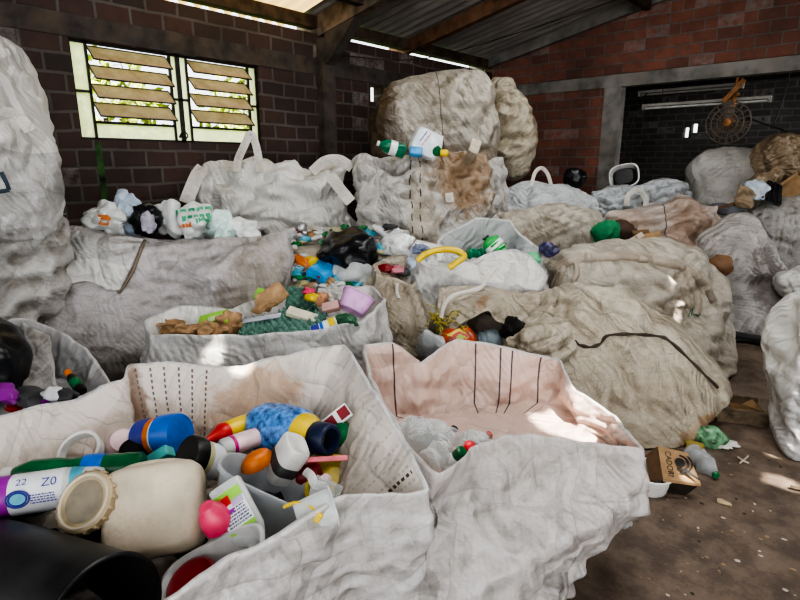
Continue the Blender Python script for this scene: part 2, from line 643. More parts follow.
def grid_mesh(name, X, closed, uvs=None):
    nv, nu, _ = X.shape
    idx = np.arange(nv * nu).reshape(nv, nu)
    if closed:
        a, b = idx[:-1], np.roll(idx, -1, 1)[:-1]
        c, d = np.roll(idx, -1, 1)[1:], idx[1:]
    else:
        a, b, c, d = idx[:-1, :-1], idx[:-1, 1:], idx[1:, 1:], idx[1:, :-1]
    faces = np.stack([a, b, c, d], -1).reshape(-1, 4)
    me = bpy.data.meshes.new(name)
    me.vertices.add(nv * nu)
    me.vertices.foreach_set('co', X.reshape(-1).astype(np.float32))
    nf = len(faces)
    me.loops.add(nf * 4)
    me.polygons.add(nf)
    me.loops.foreach_set('vertex_index', faces.reshape(-1).astype(np.int32))
    me.polygons.foreach_set('loop_start', np.arange(0, nf * 4, 4, dtype=np.int32))
    me.update(calc_edges=True)
    me.validate()
    # uv: u along columns, v along rows
    jj, ii = np.meshgrid(np.arange(nv), np.arange(nu), indexing='ij')
    if uvs is None:
        U = ii / (nu if closed else nu - 1)
        Vv = jj / (nv - 1)
    else:
        U, Vv = uvs
    U, Vv = U.reshape(-1), Vv.reshape(-1)
    fu = U[faces].copy()
    if closed:
        wrap = fu.max(1) - fu.min(1) > 0.5
        fu[wrap] = np.where(fu[wrap] < 0.5, fu[wrap] + 1, fu[wrap])
    lay = me.uv_layers.new(name='UVMap')
    if len(me.polygons) == nf:
        lay.data.foreach_set('uv', np.stack([fu, Vv[faces]], -1).reshape(-1).astype(np.float32))
    return me


def arc(pts, n, sm=True, uni=None):
    """sample a polyline (k,3) evenly by length, optionally at parameters uni"""
    A = np.array([tuple(p) for p in pts], float)
    if sm and len(A) > 2:
        A = np.array([tuple(p) for p in smooth_path(A, 12 * (len(A) - 1))])
    L = np.concatenate([[0], np.cumsum(np.linalg.norm(np.diff(A, axis=0), axis=1))])
    t = (np.linspace(0, 1, n) if uni is None else uni) * L[-1]
    return np.stack([np.interp(t, L, A[:, i]) for i in range(3)], -1)


def coons(T, R, B, L):
    """T,B: (nu,3) from one side to the other; L,R: (nv,3) from bottom to top"""
    nu, nv = len(T), len(L)
    s = np.linspace(0, 1, nu)[None, :, None]
    t = np.linspace(0, 1, nv)[:, None, None]
    return ((1 - t) * B[None] + t * T[None] + (1 - s) * L[:, None] + s * R[:, None]
            - ((1 - s) * (1 - t) * B[0] + s * (1 - t) * B[-1] + (1 - s) * t * T[0] + s * t * T[-1]))


fw_np = np.array(FW)
BVH = {}


def sack(name, d, top, right, bottom, left, df, db, mat, label, cat='sack', w=1.0, seed=1, n=(85, 105), pw=(3.2, 3.0),
         group=None, parts=False, zmin=0.004, eu=0.05, ev=0.07, aniso=1.5, cr=1.0):
    """a closed stuffed sack: four outline edges (through image places at d metres ahead), swollen front and back.
    top/bottom run from the viewer's left to right, left/right from bottom to top (between the corners)"""
    q = lambda pts: [P(p[0], p[1], d=(p[2] if len(p) > 2 else d)) for p in pts]
    top, right, bottom, left = q(top), q(right), q(bottom), q(left)
    ns, nv = n
    su = 0.5 - 0.5 * np.cos(np.linspace(0, np.pi, ns + 1))
    su = 0.55 * su + 0.45 * np.linspace(0, 1, ns + 1)
    tv = 0.5 - 0.5 * np.cos(np.linspace(0, np.pi, nv))
    tv = 0.5 * tv + 0.5 * np.linspace(0, 1, nv)
    T = arc(top, 0, uni=su)
    B = arc(bottom, 0, uni=su)
    Lc = arc([bottom[0]] + left + [top[0]], 0, uni=tv)
    Rc = arc([bottom[-1]] + right + [top[-1]], 0, uni=tv)
    s, t = su[None, :, None], tv[:, None, None]
    S = ((1 - t) * B[None] + t * T[None] + (1 - s) * Lc[:, None] + s * Rc[:, None]
         - ((1 - s) * (1 - t) * B[0] + s * (1 - t) * B[-1] + (1 - s) * t * T[0] + s * t * T[-1]))
    bul = ((1 - np.abs(2 * su - 1) ** pw[0])[None, :] * (1 - np.abs(2 * tv - 1) ** pw[1])[:, None]) ** 0.5
    lump = 1 + 0.22 * nfield(S, 2.2, seed + 70, 2)
    front = S - (bul * lump * df)[..., None] * fw_np
    back = S + (bul * db)[..., None] * fw_np
    X = np.concatenate([front, back[:, -2:0:-1]], 1)
    X = wrinkle(X, True, w, seed, eu=eu, ev=ev, aniso=aniso, cr=cr)
    for r in (0, -1):
        row = X[r]
        m = 2 * ns
        for j in range(1, ns):
            a = (row[j] + row[m - j]) / 2
            row[j] = a
            row[m - j] = a
    X[..., 2] = np.maximum(X[..., 2], zmin)
    u = np.concatenate([su * 0.5, 1 - su[-2:0:-1] * 0.5])
    U, V = np.meshgrid(u, tv)
    me = grid_mesh(name, X, True, (U, V))
    return finish_bag(name, me, mat, label, cat, group, parts)


def finish_bag(name, me, mat, label, cat, group, parts):
    co = np.empty(len(me.vertices) * 3)
    me.vertices.foreach_get('co', co)
    co = co.reshape(-1, 3)
    bv = BVHTree.FromPolygons([tuple(c) for c in co], [tuple(p.vertices) for p in me.polygons])
    c = (co.min(0) + co.max(0)) / 2
    c[2] = co[:, 2].min()
    if parts:
        root = thing(name, Vector(c), label, cat, group)
        o = link('body', me, mat, root)
        BVH[root.name] = bv
        return root
    o = link(name, me, mat)
    recentre(o)
    tag(o, label, cat, group)
    BVH[o.name] = bv
    return o


def snap(bag, px, py, lift=0.006, d0=None):
    """the place on a bag's surface seen along (px,py)"""
    l, f, u = ray(px, py)
    dr = (RT * l + FW * f + Vector((0, 0, u))).normalized()
    h = BVH[bag.name].ray_cast(cam.location, dr)
    if h[0] is None:
        return P(px, py, d=d0 or 4.0)
    return h[0] - dr * lift


def open_bag(name, rim, mat, label, cat='sack', belly=0.08, base=0.9, depth=0.3, content=0.8, w=1.0, seed=1, nu=150,
             rows=(40, 4, 26, 12), zfloor=0.004, group=None, parts=False, cap_z=None, basec=None, mound=0.0, eu=0.05, ev=0.06, sharp=0.35, basepts=None, creases=1.0):
    """an open woven bag: rim loop of places; walls fall to the floor outside and to the contents inside"""
    R0 = np.array([tuple(P(p[0], p[1], d=p[2])) for p in rim])
    m = len(R0)
    K = 16
    dense = []
    for i in range(m):
        p0, p1, p2, p3 = R0[i - 1], R0[i], R0[(i + 1) % m], R0[(i + 2) % m]
        for k in range(K):
            u = k / K
            cr = 0.5 * ((2 * p1) + (p2 - p0) * u + (2 * p0 - 5 * p1 + 4 * p2 - p3) * u * u + (3 * p1 - p0 - 3 * p2 + p3) * u ** 3)
            li = p1 + (p2 - p1) * u
            dense.append(li * (1 - sharp) + cr * sharp)
    dense.append(dense[0])
    RM = arc(dense, nu + 1, sm=False)[:-1]
    RM[:, 2] += 0.010 * nfield(RM, 9.0, seed + 5, 3)
    C = RM.mean(0)
    rel = RM - C
    rel[:, 2] = 0
    out = rel / (np.linalg.norm(rel, axis=1, keepdims=True) + 1e-6)
    if basepts is not None:
        B0 = np.array([tuple(RT * p[0] + FW * p[1]) for p in basepts])
        B0 = np.concatenate([B0, B0[:1]])
        bd = arc(B0, nu + 1, sm=False)[:-1]
        BS = bd.copy()
        Cb = BS.mean(0)
    else:
        Cb = C.copy() if basec is None else np.array(tuple(basec))
        BS = Cb + rel * base
    BS[:, 2] = zfloor
    Cb[2] = zfloor
    r_out, r_rim, r_in, r_cap = rows
    L = []
    V = []
    for j in range(3):
        f = (j + 0.2) / 3
        L.append(Cb + (BS - Cb) * f)
        V.append(0.0)
    for j in range(r_out):
        t = j / (r_out - 1)
        p = BS + (RM - BS) * t
        if t < 0.12:
            p = p - out * (0.05 * (1 - t / 0.12) ** 2)
        p = p + out * (belly * math.sin(math.pi * min(1, t * 1.08)) ** 0.8 if t < 0.925 else 0)
        L.append(p)
        V.append(0.5 * t)
    th = 0.022
    for j in range(1, r_rim):
        a = math.pi * j / r_rim
        L.append(RM - out * th * (1 - math.cos(a)) / 2 + np.array([0, 0, 1]) * 0.008 * math.sin(a))
        V.append(0.5 + 0.02 * j / r_rim)
    cz = (RM[:, 2] - depth) if cap_z is None else np.minimum(RM[:, 2] - 0.04, cap_z)
    IN = C + rel * content
    IN[:, 2] = cz
    for j in range(r_in):
        t = j / (r_in - 1)
        p = (RM - out * th) * (1 - t) + IN * t
        p = p - out * (0.01 * math.sin(math.pi * t))
        L.append(p)
        V.append(0.52 + 0.38 * t)
    CI = IN.mean(0)
    for j in range(1, r_cap + 1):
        t = j / r_cap * 0.985
        p = IN * (1 - t) + CI * t
        p = p + np.array([0, 0, mound * math.sin(math.pi / 2 * t)])
        L.append(p)
        V.append(0.9 + 0.1 * t)
    X = np.stack(L)
    n0 = 3 + r_out
    Wd = wrinkle(X[:n0], True, w, seed, eu=eu, ev=ev, cr=creases)
    D = Wd - X[:n0]
    tt = np.array(V[:n0]) / 0.5
    D *= (1 - 0.72 * np.clip((tt - 0.72) / 0.28, 0, 1) ** 1.5)[:, None, None]
    hgt = float((RM[:, 2] - zfloor).mean())
    dep = float((RM[:, 2] - IN[:, 2]).mean())
    E = np.zeros_like(X)
    E[:n0] = D
    for j in range(n0, len(L)):
        v = V[j]
        t_in = 0.0 if v <= 0.52 else min(1.0, (v - 0.52) / 0.38)
        to = 1 - dep * t_in / hgt
        r = np.interp(to, tt[3:], np.arange(3, n0))
        i0 = int(r)
        fr = r - i0
        E[j] = (D[i0] * (1 - fr) + D[min(i0 + 1, n0 - 1)] * fr) * (1.0 if v < 0.9 else max(0.0, 1 - (v - 0.9) * 12))
    X = X + E
    X[..., 2] = np.maximum(X[..., 2], zfloor)
    U = np.tile((np.arange(nu) / nu)[None], (len(L), 1))
    Vv = np.tile(np.array(V)[:, None], (1, nu))
    me = grid_mesh(name, X, True, (U, Vv))
    return finish_bag(name, me, mat, label, cat, group, parts)


def sheet(name, T, R, B, L, mat, parent=None, w=0.8, seed=3, n=(50, 40), th=0.006, label=None, cat=None, sag=0.0):
    """a cloth panel between four edges (world places)"""
    nu, nv = n
    X = coons(arc(T, nu), arc(R, nv), arc(B, nu), arc(L, nv))
    if sag:
        s = np.sin(np.linspace(0, np.pi, nu))[None, :] * np.sin(np.linspace(0, np.pi, nv))[:, None]
        X[..., 2] += sag * s
    X = wrinkle(X, False, w, seed, coarse=2)
    me = grid_mesh(name, X, False)
    o = link(name, me, mat, parent)
    so = o.modifiers.new('thick', 'SOLIDIFY')
    so.thickness = th
    if label:
        recentre(o)
        tag(o, label, cat)
    return o


def blob(name, c, size, mat, label=None, cat=None, group=None, seed=0, rough=0.35, sub=3, parent=None, M=None, nsc=3.0, crease=0.5):
    """a crumpled lump (bag, wrapper, ball of film): radial noise with sharp creases"""
    bm = bmesh.new()
    bmesh.ops.create_icosphere(bm, subdivisions=sub, radius=1.0)
    co = np.array([tuple(v.co) for v in bm.verts])
    n = nfield(co, nsc * 0.6, seed, 3)
    rg = np.abs(nfield(co, nsc, seed + 5, 2))
    r = 1 + rough * (0.55 * n - crease * (0.5 - rg) * 0.9)
    co = co * r[:, None]
    R = M if M is not None else Euler((seed * 1.3, seed * 0.7, seed * 2.1)).to_matrix()
    for v, p in zip(bm.verts, co):
        q = R @ Vector(p) if M is None else Vector(p)
        q = Vector((q.x * size[0], q.y * size[1], q.z * size[2]))
        if M is not None:
            q = (M @ q)
        v.co = q + Vector(c)
    o = bm_obj(name, bm, mat, parent)
    if label:
        tag(o, label, cat, group)
    return o

# ================================================================== THE SETTING
XW, YB = -5.4, 8.3                       # inner faces of the windowed wall and of the gable wall
EAVE, SLOPE = 3.42, 0.20
roof_z = lambda x: EAVE + SLOPE * (x - XW) if x < 1.5 else EAVE + SLOPE * (1.5 - XW) - SLOPE * (x - 1.5)

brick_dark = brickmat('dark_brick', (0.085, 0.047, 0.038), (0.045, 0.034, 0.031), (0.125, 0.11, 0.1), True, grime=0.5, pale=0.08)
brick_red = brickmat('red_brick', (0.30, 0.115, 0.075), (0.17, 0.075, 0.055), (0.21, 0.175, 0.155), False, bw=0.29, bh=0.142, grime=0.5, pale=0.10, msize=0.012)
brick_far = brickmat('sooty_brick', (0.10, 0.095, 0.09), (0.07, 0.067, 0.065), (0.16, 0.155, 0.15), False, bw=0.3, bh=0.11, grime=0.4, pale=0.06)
concrete = plain('grey_concrete', (0.27, 0.255, 0.235), 0.9, var=0.25, bump=0.5, nscale=5, dirt=0.5)
concrete_dark = plain('sooty_concrete', (0.075, 0.065, 0.058), 0.9, var=0.25, bump=0.5, nscale=5, dirt=0.5)
wood_dark = plain('dark_timber', (0.085, 0.06, 0.042), 0.85, var=0.3, bump=0.4, nscale=7, dirt=0.4)
wood_pale = plain('grey_timber', (0.17, 0.13, 0.10), 0.85, var=0.3, bump=0.4, nscale=7, dirt=0.3)
wood_red = plain('reddish_timber', (0.20, 0.10, 0.055), 0.8, var=0.3, bump=0.4, nscale=7, dirt=0.3)
black_metal = plain('black_metal', (0.018, 0.017, 0.016), 0.5, var=0.2)


def cell_wall(name, us, zs, holes, place, mat):
    """a wall of grid cells; holes = set of (i,j) left open; place(u, z, side) -> world"""
    bm = bmesh.new()
    vd = {}

    def vert(i, j, s):
        k = (i, j, s)
        if k not in vd:
            vd[k] = bm.verts.new(place(us[i], zs[j], s))
        return vd[k]
    nu_, nz_ = len(us) - 1, len(zs) - 1
    solid = lambda i, j: 0 <= i < nu_ and 0 <= j < nz_ and (i, j) not in holes
    for i in range(nu_):
        for j in range(nz_):
            if not solid(i, j):
                continue
            for s in (0, 1):
                bm.faces.new([vert(i, j, s), vert(i + 1, j, s), vert(i + 1, j + 1, s), vert(i, j + 1, s)])
            for di, dj, a, b in ((-1, 0, (i, j), (i, j + 1)), (1, 0, (i + 1, j), (i + 1, j + 1)), (0, -1, (i, j), (i + 1, j)), (0, 1, (i, j + 1), (i + 1, j + 1))):
                if not solid(i + di, j + dj):
                    bm.faces.new([vert(*a, 0), vert(*b, 0), vert(*b, 1), vert(*a, 1)])
    bmesh.ops.recalc_face_normals(bm, faces=bm.faces[:])
    me = bpy.data.meshes.new(name)
    bm.to_mesh(me)
    bm.free()
    return tag(link(name, me, mat, smooth=False), kind='structure')


def struct_box(name, lo, hi, mat, M=None):
    bm = bmesh.new()
    box(bm, lo, hi, M)
    bmesh.ops.recalc_face_normals(bm, faces=bm.faces[:])
    me = bpy.data.meshes.new(name)
    bm.to_mesh(me)
    bm.free()
    return tag(link(name, me, mat, smooth=False), kind='structure')


# floor: packed earth over worn concrete
def floor_material():
    m, nt, out = newmat('packed_dirty_floor')
    tc = N(nt, 'ShaderNodeTexCoord')
    a = N(nt, 'ShaderNodeTexNoise', i_Scale=0.9, i_Detail=9.0, i_Roughness=0.65)
    b_ = N(nt, 'ShaderNodeTexNoise', i_Scale=7.0, i_Detail=9.0, i_Roughness=0.72)
    s = N(nt, 'ShaderNodeTexVoronoi', i_Scale=38.0)
    for n in (a, b_, s):
        nt.links.new(tc.outputs['Object'], n.inputs['Vector'])
    c = mixc(nt, ramp(nt, a.outputs[0], 0.35, 0.65), (0.075, 0.055, 0.043), (0.20, 0.145, 0.105))
    c = mixc(nt, math_(nt, 'MULTIPLY', ramp(nt, b_.outputs[0], 0.45, 0.75), 0.7), c, (0.27, 0.21, 0.165))
    c = mixc(nt, math_(nt, 'MULTIPLY', ramp(nt, b_.outputs[0], 0.5, 0.3), 0.6), c, (0.05, 0.037, 0.03))
    c = mixc(nt, math_(nt, 'MULTIPLY', math_(nt, 'LESS_THAN', s.outputs['Distance'], 0.07), 0.5), c, (0.34, 0.29, 0.24))
    p = N(nt, 'ShaderNodeBsdfPrincipled')
    rr = math_(nt, 'ADD', math_(nt, 'MULTIPLY', a.outputs[0], 0.5), 0.45)
    nt.links.new(rr, p.inputs['Roughness'])
    nt.links.new(c, p.inputs['Base Color'])
    bp = N(nt, 'ShaderNodeBump', i_Strength=0.6, i_Distance=0.03)
    nt.links.new(b_.outputs[0], bp.inputs['Height'])
    nt.links.new(bp.outputs[0], p.inputs['Normal'])
    nt.links.new(p.outputs[0], out.inputs[0])
    return m


struct_box('floor', (-6.2, -6, -0.1), (9, 12.5, 0.0), floor_material())
tag(struct_box('ground_outside', (-30, -20, -0.14), (-6.2, 30, -0.04), plain('grass_ground', (0.12, 0.2, 0.05), 0.9, var=0.3)), kind='structure')

# wall with the window, its hole and the small gap near the corner
WY = [1.83, 3.70]
WZ = [1.92, 2.745]
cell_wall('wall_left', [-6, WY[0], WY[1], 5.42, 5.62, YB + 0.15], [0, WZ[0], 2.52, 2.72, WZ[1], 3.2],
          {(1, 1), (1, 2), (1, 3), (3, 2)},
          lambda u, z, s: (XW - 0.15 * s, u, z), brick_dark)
# gable wall: brick left of the column, open to the room behind right of it
xs = [XW - 0.15, -3.44, 3.6, 8.4]
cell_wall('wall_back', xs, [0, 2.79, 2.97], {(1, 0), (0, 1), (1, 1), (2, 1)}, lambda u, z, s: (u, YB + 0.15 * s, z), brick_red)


def gable():
    bm = bmesh.new()
    pts = [(XW - 0.15, 2.97), (8.4, 2.97), (8.4, roof_z(8.4) - 0.05), (1.5, roof_z(1.5) - 0.05), (XW - 0.15, EAVE - 0.05)]
    a = [bm.verts.new((x, YB, z)) for x, z in pts]
    b = [bm.verts.new((x, YB + 0.15, z)) for x, z in pts]
    bm.faces.new(a)
    bm.faces.new(b[::-1])
    for i in range(5):
        j = (i + 1) % 5
        bm.faces.new((a[i], a[j], b[j], b[i]))
    bmesh.ops.recalc_face_normals(bm, faces=bm.faces[:])
    me = bpy.data.meshes.new('wall_back_gable')
    bm.to_mesh(me)
    bm.free()
    tag(link('wall_back_gable', me, brick_red, smooth=False), kind='structure')


gable()
struct_box('trim_1', (XW - 0.15, YB - 0.03, 2.79), (8.4, YB + 0.16, 2.96), concrete)              # ring beam over the opening
struct_box('trim_2', (-3.44, YB - 0.02, 0), (-3.2, YB + 0.17, 2.79), concrete)                     # column beside the opening
struct_box('trim_3', (XW - 0.14, -6, 2.75), (XW + 0.015, YB, 2.93), concrete_dark)                # lintel band of the window wall
struct_box('trim_4', (XW - 0.14, 4.52, 0), (XW + 0.10, 4.72, 3.15), concrete_dark)                # pier
# room behind the opening
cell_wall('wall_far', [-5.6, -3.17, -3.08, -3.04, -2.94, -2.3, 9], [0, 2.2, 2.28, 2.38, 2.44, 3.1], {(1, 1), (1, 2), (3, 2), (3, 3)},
          lambda u, z, s: (u, 11.4 + 0.15 * s, z), brick_far)  # open cells put in so sky shows as a bright sun patch
struct_box('wall_far_side', (-5.6, YB + 0.15, 0), (-5.4, 11.4, 3.1), brick_far)
struct_box('wall_far_side_right', (8.4, YB + 0.15, 0), (8.6, 11.4, 3.1), brick_far)
struct_box('ceiling_far', (-5.6, YB + 0.15, 3.1), (8.6, 11.6, 3.2), plain('dark_slab', (0.02, 0.019, 0.018), 0.9, var=0.3))  # near-black base colour with slight noise
struct_box('wall_right', (8.4, 3.2, 0), (8.55, YB + 0.15, 3.4), brick_red)

# ---- the roof: corrugated sheets, sun holes where they have rusted through
SUN = (RT * 0.30 + FW * -0.42 + Vector((0, 0, 0.86))).normalized()      # towards the sun
HOLES = []


def sunspot(p, r):
    """a rusted hole in the roof straight up-sun of p"""
    p = Vector(p)
    t = 1.0
    for _ in range(40):
        q = p + SUN * t
        t += (roof_z(q.x) - q.z) / (SUN.z - SLOPE * SUN.x * (1 if q.x < 1.5 else -1))
    q = p + SUN * t
    HOLES.append((q.x, q.y, q.z, r))


def roof_material():
    m, nt, out = newmat('corrugated_sheet')
    tc = N(nt, 'ShaderNodeTexCoord')
    mp = N(nt, 'ShaderNodeMapping')
    mp.inputs['Scale'].default_value = (0.6, 5.0, 1)
    nt.links.new(tc.outputs['Object'], mp.inputs[0])
    n1 = N(nt, 'ShaderNodeTexNoise', i_Scale=2.0, i_Detail=8.0, i_Roughness=0.7)
    nt.links.new(mp.outputs[0], n1.inputs['Vector'])
    c = mixc(nt, ramp(nt, n1.outputs[0], 0.35, 0.7), (0.22, 0.205, 0.19), (0.46, 0.43, 0.40))
    p = N(nt, 'ShaderNodeBsdfPrincipled', i_Roughness=0.75)
    nt.links.new(c, p.inputs['Base Color'])
    f = None
    nz = N(nt, 'ShaderNodeTexNoise', i_Scale=14.0, i_Detail=2.0)
    nt.links.new(tc.outputs['Object'], nz.inputs['Vector'])
    wob = math_(nt, 'MULTIPLY', math_(nt, 'SUBTRACT', nz.outputs[0], 0.5), 0.09)
    for (x, y, z, r) in HOLES:
        d = N(nt, 'ShaderNodeVectorMath', operation='DISTANCE')
        d.inputs[1].default_value = (x, y, z)
        nt.links.new(tc.outputs['Object'], d.inputs[0])
        g = math_(nt, 'LESS_THAN', math_(nt, 'ADD', d.outputs['Value'], wob), r)
        f = g if f is None else math_(nt, 'MAXIMUM', f, g)
    tr = N(nt, 'ShaderNodeBsdfTransparent')
    mx = N(nt, 'ShaderNodeMixShader')
    if f is not None:
        nt.links.new(f, mx.inputs[0])
    else:
        mx.inputs[0].default_value = 0
    nt.links.new(p.outputs[0], mx.inputs[1])
    nt.links.new(tr.outputs[0], mx.inputs[2])
    nt.links.new(mx.outputs[0], out.inputs[0])
    return m


def corrugated(name, x0, x1, y0, y1, mat, pitch=0.177, amp=0.034, nx=6):
    per = 8
    ny = int((y1 - y0) / pitch * per)
    ys = np.linspace(y0, y1, ny + 1)
    xs_ = np.linspace(x0, x1, nx)
    X = np.zeros((nx, ny + 1, 3))
    X[..., 0] = xs_[:, None]
    X[..., 1] = ys[None]
    zz = np.array([roof_z(x) for x in xs_])
    X[..., 2] = zz[:, None] + amp * (1 + np.sin(2 * np.pi * ys / pitch))[None]
    me = grid_mesh(name, X, False)
    return tag(link(name, me, mat), kind='structure')


# purlin, rafters and struts of the roof
struct_box('trim_5', (XW - 0.14, -6, 3.265), (XW + 0.0, YB, 3.395), wood_dark)


def rafter(name, y, w, h, mat, x0=XW - 0.4, x1=1.5, drop=0.0):
    bm = bmesh.new()
    zt0, zt1 = roof_z(x0) - 0.005 - drop, roof_z(x1) - 0.005 - drop
    vs = [bm.verts.new(v) for v in ((x0, y - w / 2, zt0 - h), (x0, y + w / 2, zt0 - h), (x0, y + w / 2, zt0), (x0, y - w / 2, zt0),
                                   (x1, y - w / 2, zt1 - h), (x1, y + w / 2, zt1 - h), (x1, y + w / 2, zt1), (x1, y - w / 2, zt1))]
    for f in ((0, 1, 2, 3), (7, 6, 5, 4), (0, 4, 5, 1), (1, 5, 6, 2), (2, 6, 7, 3), (3, 7, 4, 0)):
        bm.faces.new([vs[i] for i in f])
    bmesh.ops.recalc_face_normals(bm, faces=bm.faces[:])
    me = bpy.data.meshes.new(name)
    bm.to_mesh(me)
    bm.free()
    return tag(link(name, me, mat, smooth=False), kind='structure')


rafter('trim_6', 4.62, 0.14, 0.24, wood_pale)
rafter('trim_7', 6.25, 0.10, 0.17, wood_red)
rafter('trim_8', YB - 0.06, 0.10, 0.14, concrete, drop=0.0)
rafter('trim_9', 2.3, 0.12, 0.2, wood_dark)
rafter('trim_10', -0.5, 0.12, 0.2, wood_dark)
struct_box('trim_11', (-4.72, 2.3, 3.38), (-4.62, 4.6, 3.52), wood_dark)                           # purlin by the yellow sheet
struct_box('trim_12', (-2.95, 4.7, 3.72), (-2.86, YB - 0.1, 3.84), wood_dark)
# knee brace under the heavy rafter at the pier
bm = bmesh.new()
a = [bm.verts.new((x, 4.56, z)) for x, z in ((XW + 0.1, 3.22), (XW + 0.1, 2.86), (XW + 0.22, 2.93), (XW + 0.62, 3.29))]
b = [bm.verts.new((v.co.x, 4.70, v.co.z)) for v in a]
bm.faces.new(a)
bm.faces.new(b[::-1])
for i in range(4):
    bm.faces.new((a[i], a[(i + 1) % 4], b[(i + 1) % 4], b[i]))
o = bm_obj('trim_13', bm, concrete_dark, smooth=False)
tag(o, kind='structure')

# ---- windows: two steel louvre units side by side
pane_mat, nt, out = newmat('frosted_pane')
tcp = N(nt, 'ShaderNodeTexCoord')
np_ = N(nt, 'ShaderNodeTexNoise', i_Scale=60.0, i_Detail=4.0)
nt.links.new(tcp.outputs['Object'], np_.inputs['Vector'])
tl = N(nt, 'ShaderNodeBsdfTranslucent')
nt.links.new(mixc(nt, ramp(nt, np_.outputs[0], 0.3, 0.7), (0.86, 0.84, 0.52), (0.97, 0.95, 0.72)), tl.inputs[0])
tr = N(nt, 'ShaderNodeBsdfTransparent', )
tr.inputs[0].default_value = (0.85, 0.9, 0.6, 1)
mx = N(nt, 'ShaderNodeMixShader')
mx.inputs[0].default_value = 0.12
nt.links.new(tl.outputs[0], mx.inputs[1])
nt.links.new(tr.outputs[0], mx.inputs[2])
nt.links.new(mx.outputs[0], out.inputs[0])

louv_mat, nt, out = newmat('dusty_louvre_pane')
tcp = N(nt, 'ShaderNodeTexCoord')
np_ = N(nt, 'ShaderNodeTexNoise', i_Scale=6.0, i_Detail=7.0, i_Roughness=0.7)
nt.links.new(tcp.outputs['Object'], np_.inputs['Vector'])
cc = mixc(nt, ramp(nt, np_.outputs[0], 0.35, 0.7), (0.48, 0.33, 0.23), (0.74, 0.55, 0.42))
tl = N(nt, 'ShaderNodeBsdfTranslucent')
nt.links.new(cc, tl.inputs[0])
df_ = N(nt, 'ShaderNodeBsdfDiffuse')
nt.links.new(cc, df_.inputs[0])
mx = N(nt, 'ShaderNodeMixShader')
mx.inputs[0].default_value = 0.45
nt.links.new(tl.outputs[0], mx.inputs[1])
nt.links.new(df_.outputs[0], mx.inputs[2])
nt.links.new(mx.outputs[0], out.inputs[0])


def window(name, y0, y1, strips, louv):
    root = tag(bpy.data.objects.new(name, None), kind='structure')
    COL.objects.link(root)
    root.location = (XW - 0.06, (y0 + y1) / 2, WZ[0])
    xf0, xf1 = XW - 0.075, XW - 0.045
    t = 0.011
    bm = bmesh.new()
    bars = [(y0, y0 + 2 * t, WZ[0], WZ[1]), (y1 - 2 * t, y1, WZ[0], WZ[1]), (y0, y1, WZ[0], WZ[0] + 2 * t), (y0, y1, WZ[1] - 2 * t, WZ[1]),
            (louv[0] - t, louv[0] + t, WZ[0], WZ[1]), (louv[1] - t, louv[1] + t, WZ[0], WZ[1]), (louv[0], louv[1], 2.075 - t, 2.075 + t)]
    for (s0, s1) in strips:
        bars.append((s0, s1, 2.33 - t, 2.33 + t))
    for (a0, a1, b0, b1) in bars:
        box(bm, (xf0, a0, b0), (xf1, a1, b1))
    bm_obj('window_frame', bm, black_metal, root, False)
    zt, zb = WZ[1] - 0.035, 2.085
    ph = (zt - zb) / 4
    for k in range(4):
        z1 = zt - k * ph + 0.004
        z0 = z1 - ph * 0.80
        xi, xo = XW + 0.05, XW - 0.09
        ya, yb = louv[0] + 0.02, louv[1] - 0.02
        bm = bmesh.new()
        vs = [bm.verts.new(v) for v in ((xo, ya, z1), (xo, yb, z1), (xi, yb, z0), (xi, ya, z0))]
        bm.faces.new(vs)
        lp = bm_obj('louver_pane', bm, louv_mat, root, False)
        bm = bmesh.new()
        tube(bm, [(xi, ya, z0), (xi, yb, z0)], 0.008, 6, 2)
        tube(bm, [(xo, ya, z1), (xo, yb, z1)], 0.007, 6, 2)
        for yy in (ya, yb):
            tube(bm, [(xi, yy, z0), (xo, yy, z1)], 0.006, 6, 2)
        bm_obj('louver_frame', bm, black_metal, lp, False)
    for (a0, a1, b0, b1) in [(s0, s1, WZ[0], 2.33) for s0, s1 in strips] + [(s0, s1, 2.33, WZ[1]) for s0, s1 in strips] + [(louv[0], louv[1], WZ[0], 2.075)]:
        bm = bmesh.new()
        x = (xf0 + xf1) / 2
        bm.faces.new([bm.verts.new(v) for v in ((x, a0, b0), (x, a1, b0), (x, a1, b1), (x, a0, b1))])
        bm_obj('fixed_pane', bm, pane_mat, root, False)
    return root


w1 = window('window_1', 1.83, 2.80, [(1.83, 1.975), (2.72, 2.80)], (1.975, 2.72))
window('window_2', 2.80, 3.70, [(2.80, 2.89), (3.59, 3.70)], (2.89, 3.59))
bm = bmesh.new()
tube(bm, [(XW - 0.03, 2.745, 1.97), (XW + 0.02, 2.76, 2.03), (XW + 0.0, 2.78, 2.07)], 0.012, 8, 8)
tube(bm, [(XW - 0.03, 2.76, 1.98), (XW + 0.03, 2.77, 1.95), (XW + 0.03, 2.80, 1.99), (XW - 0.02, 2.79, 2.03)], 0.007, 8, 10)
bm_obj('window_latch', bm, black_metal, w1)

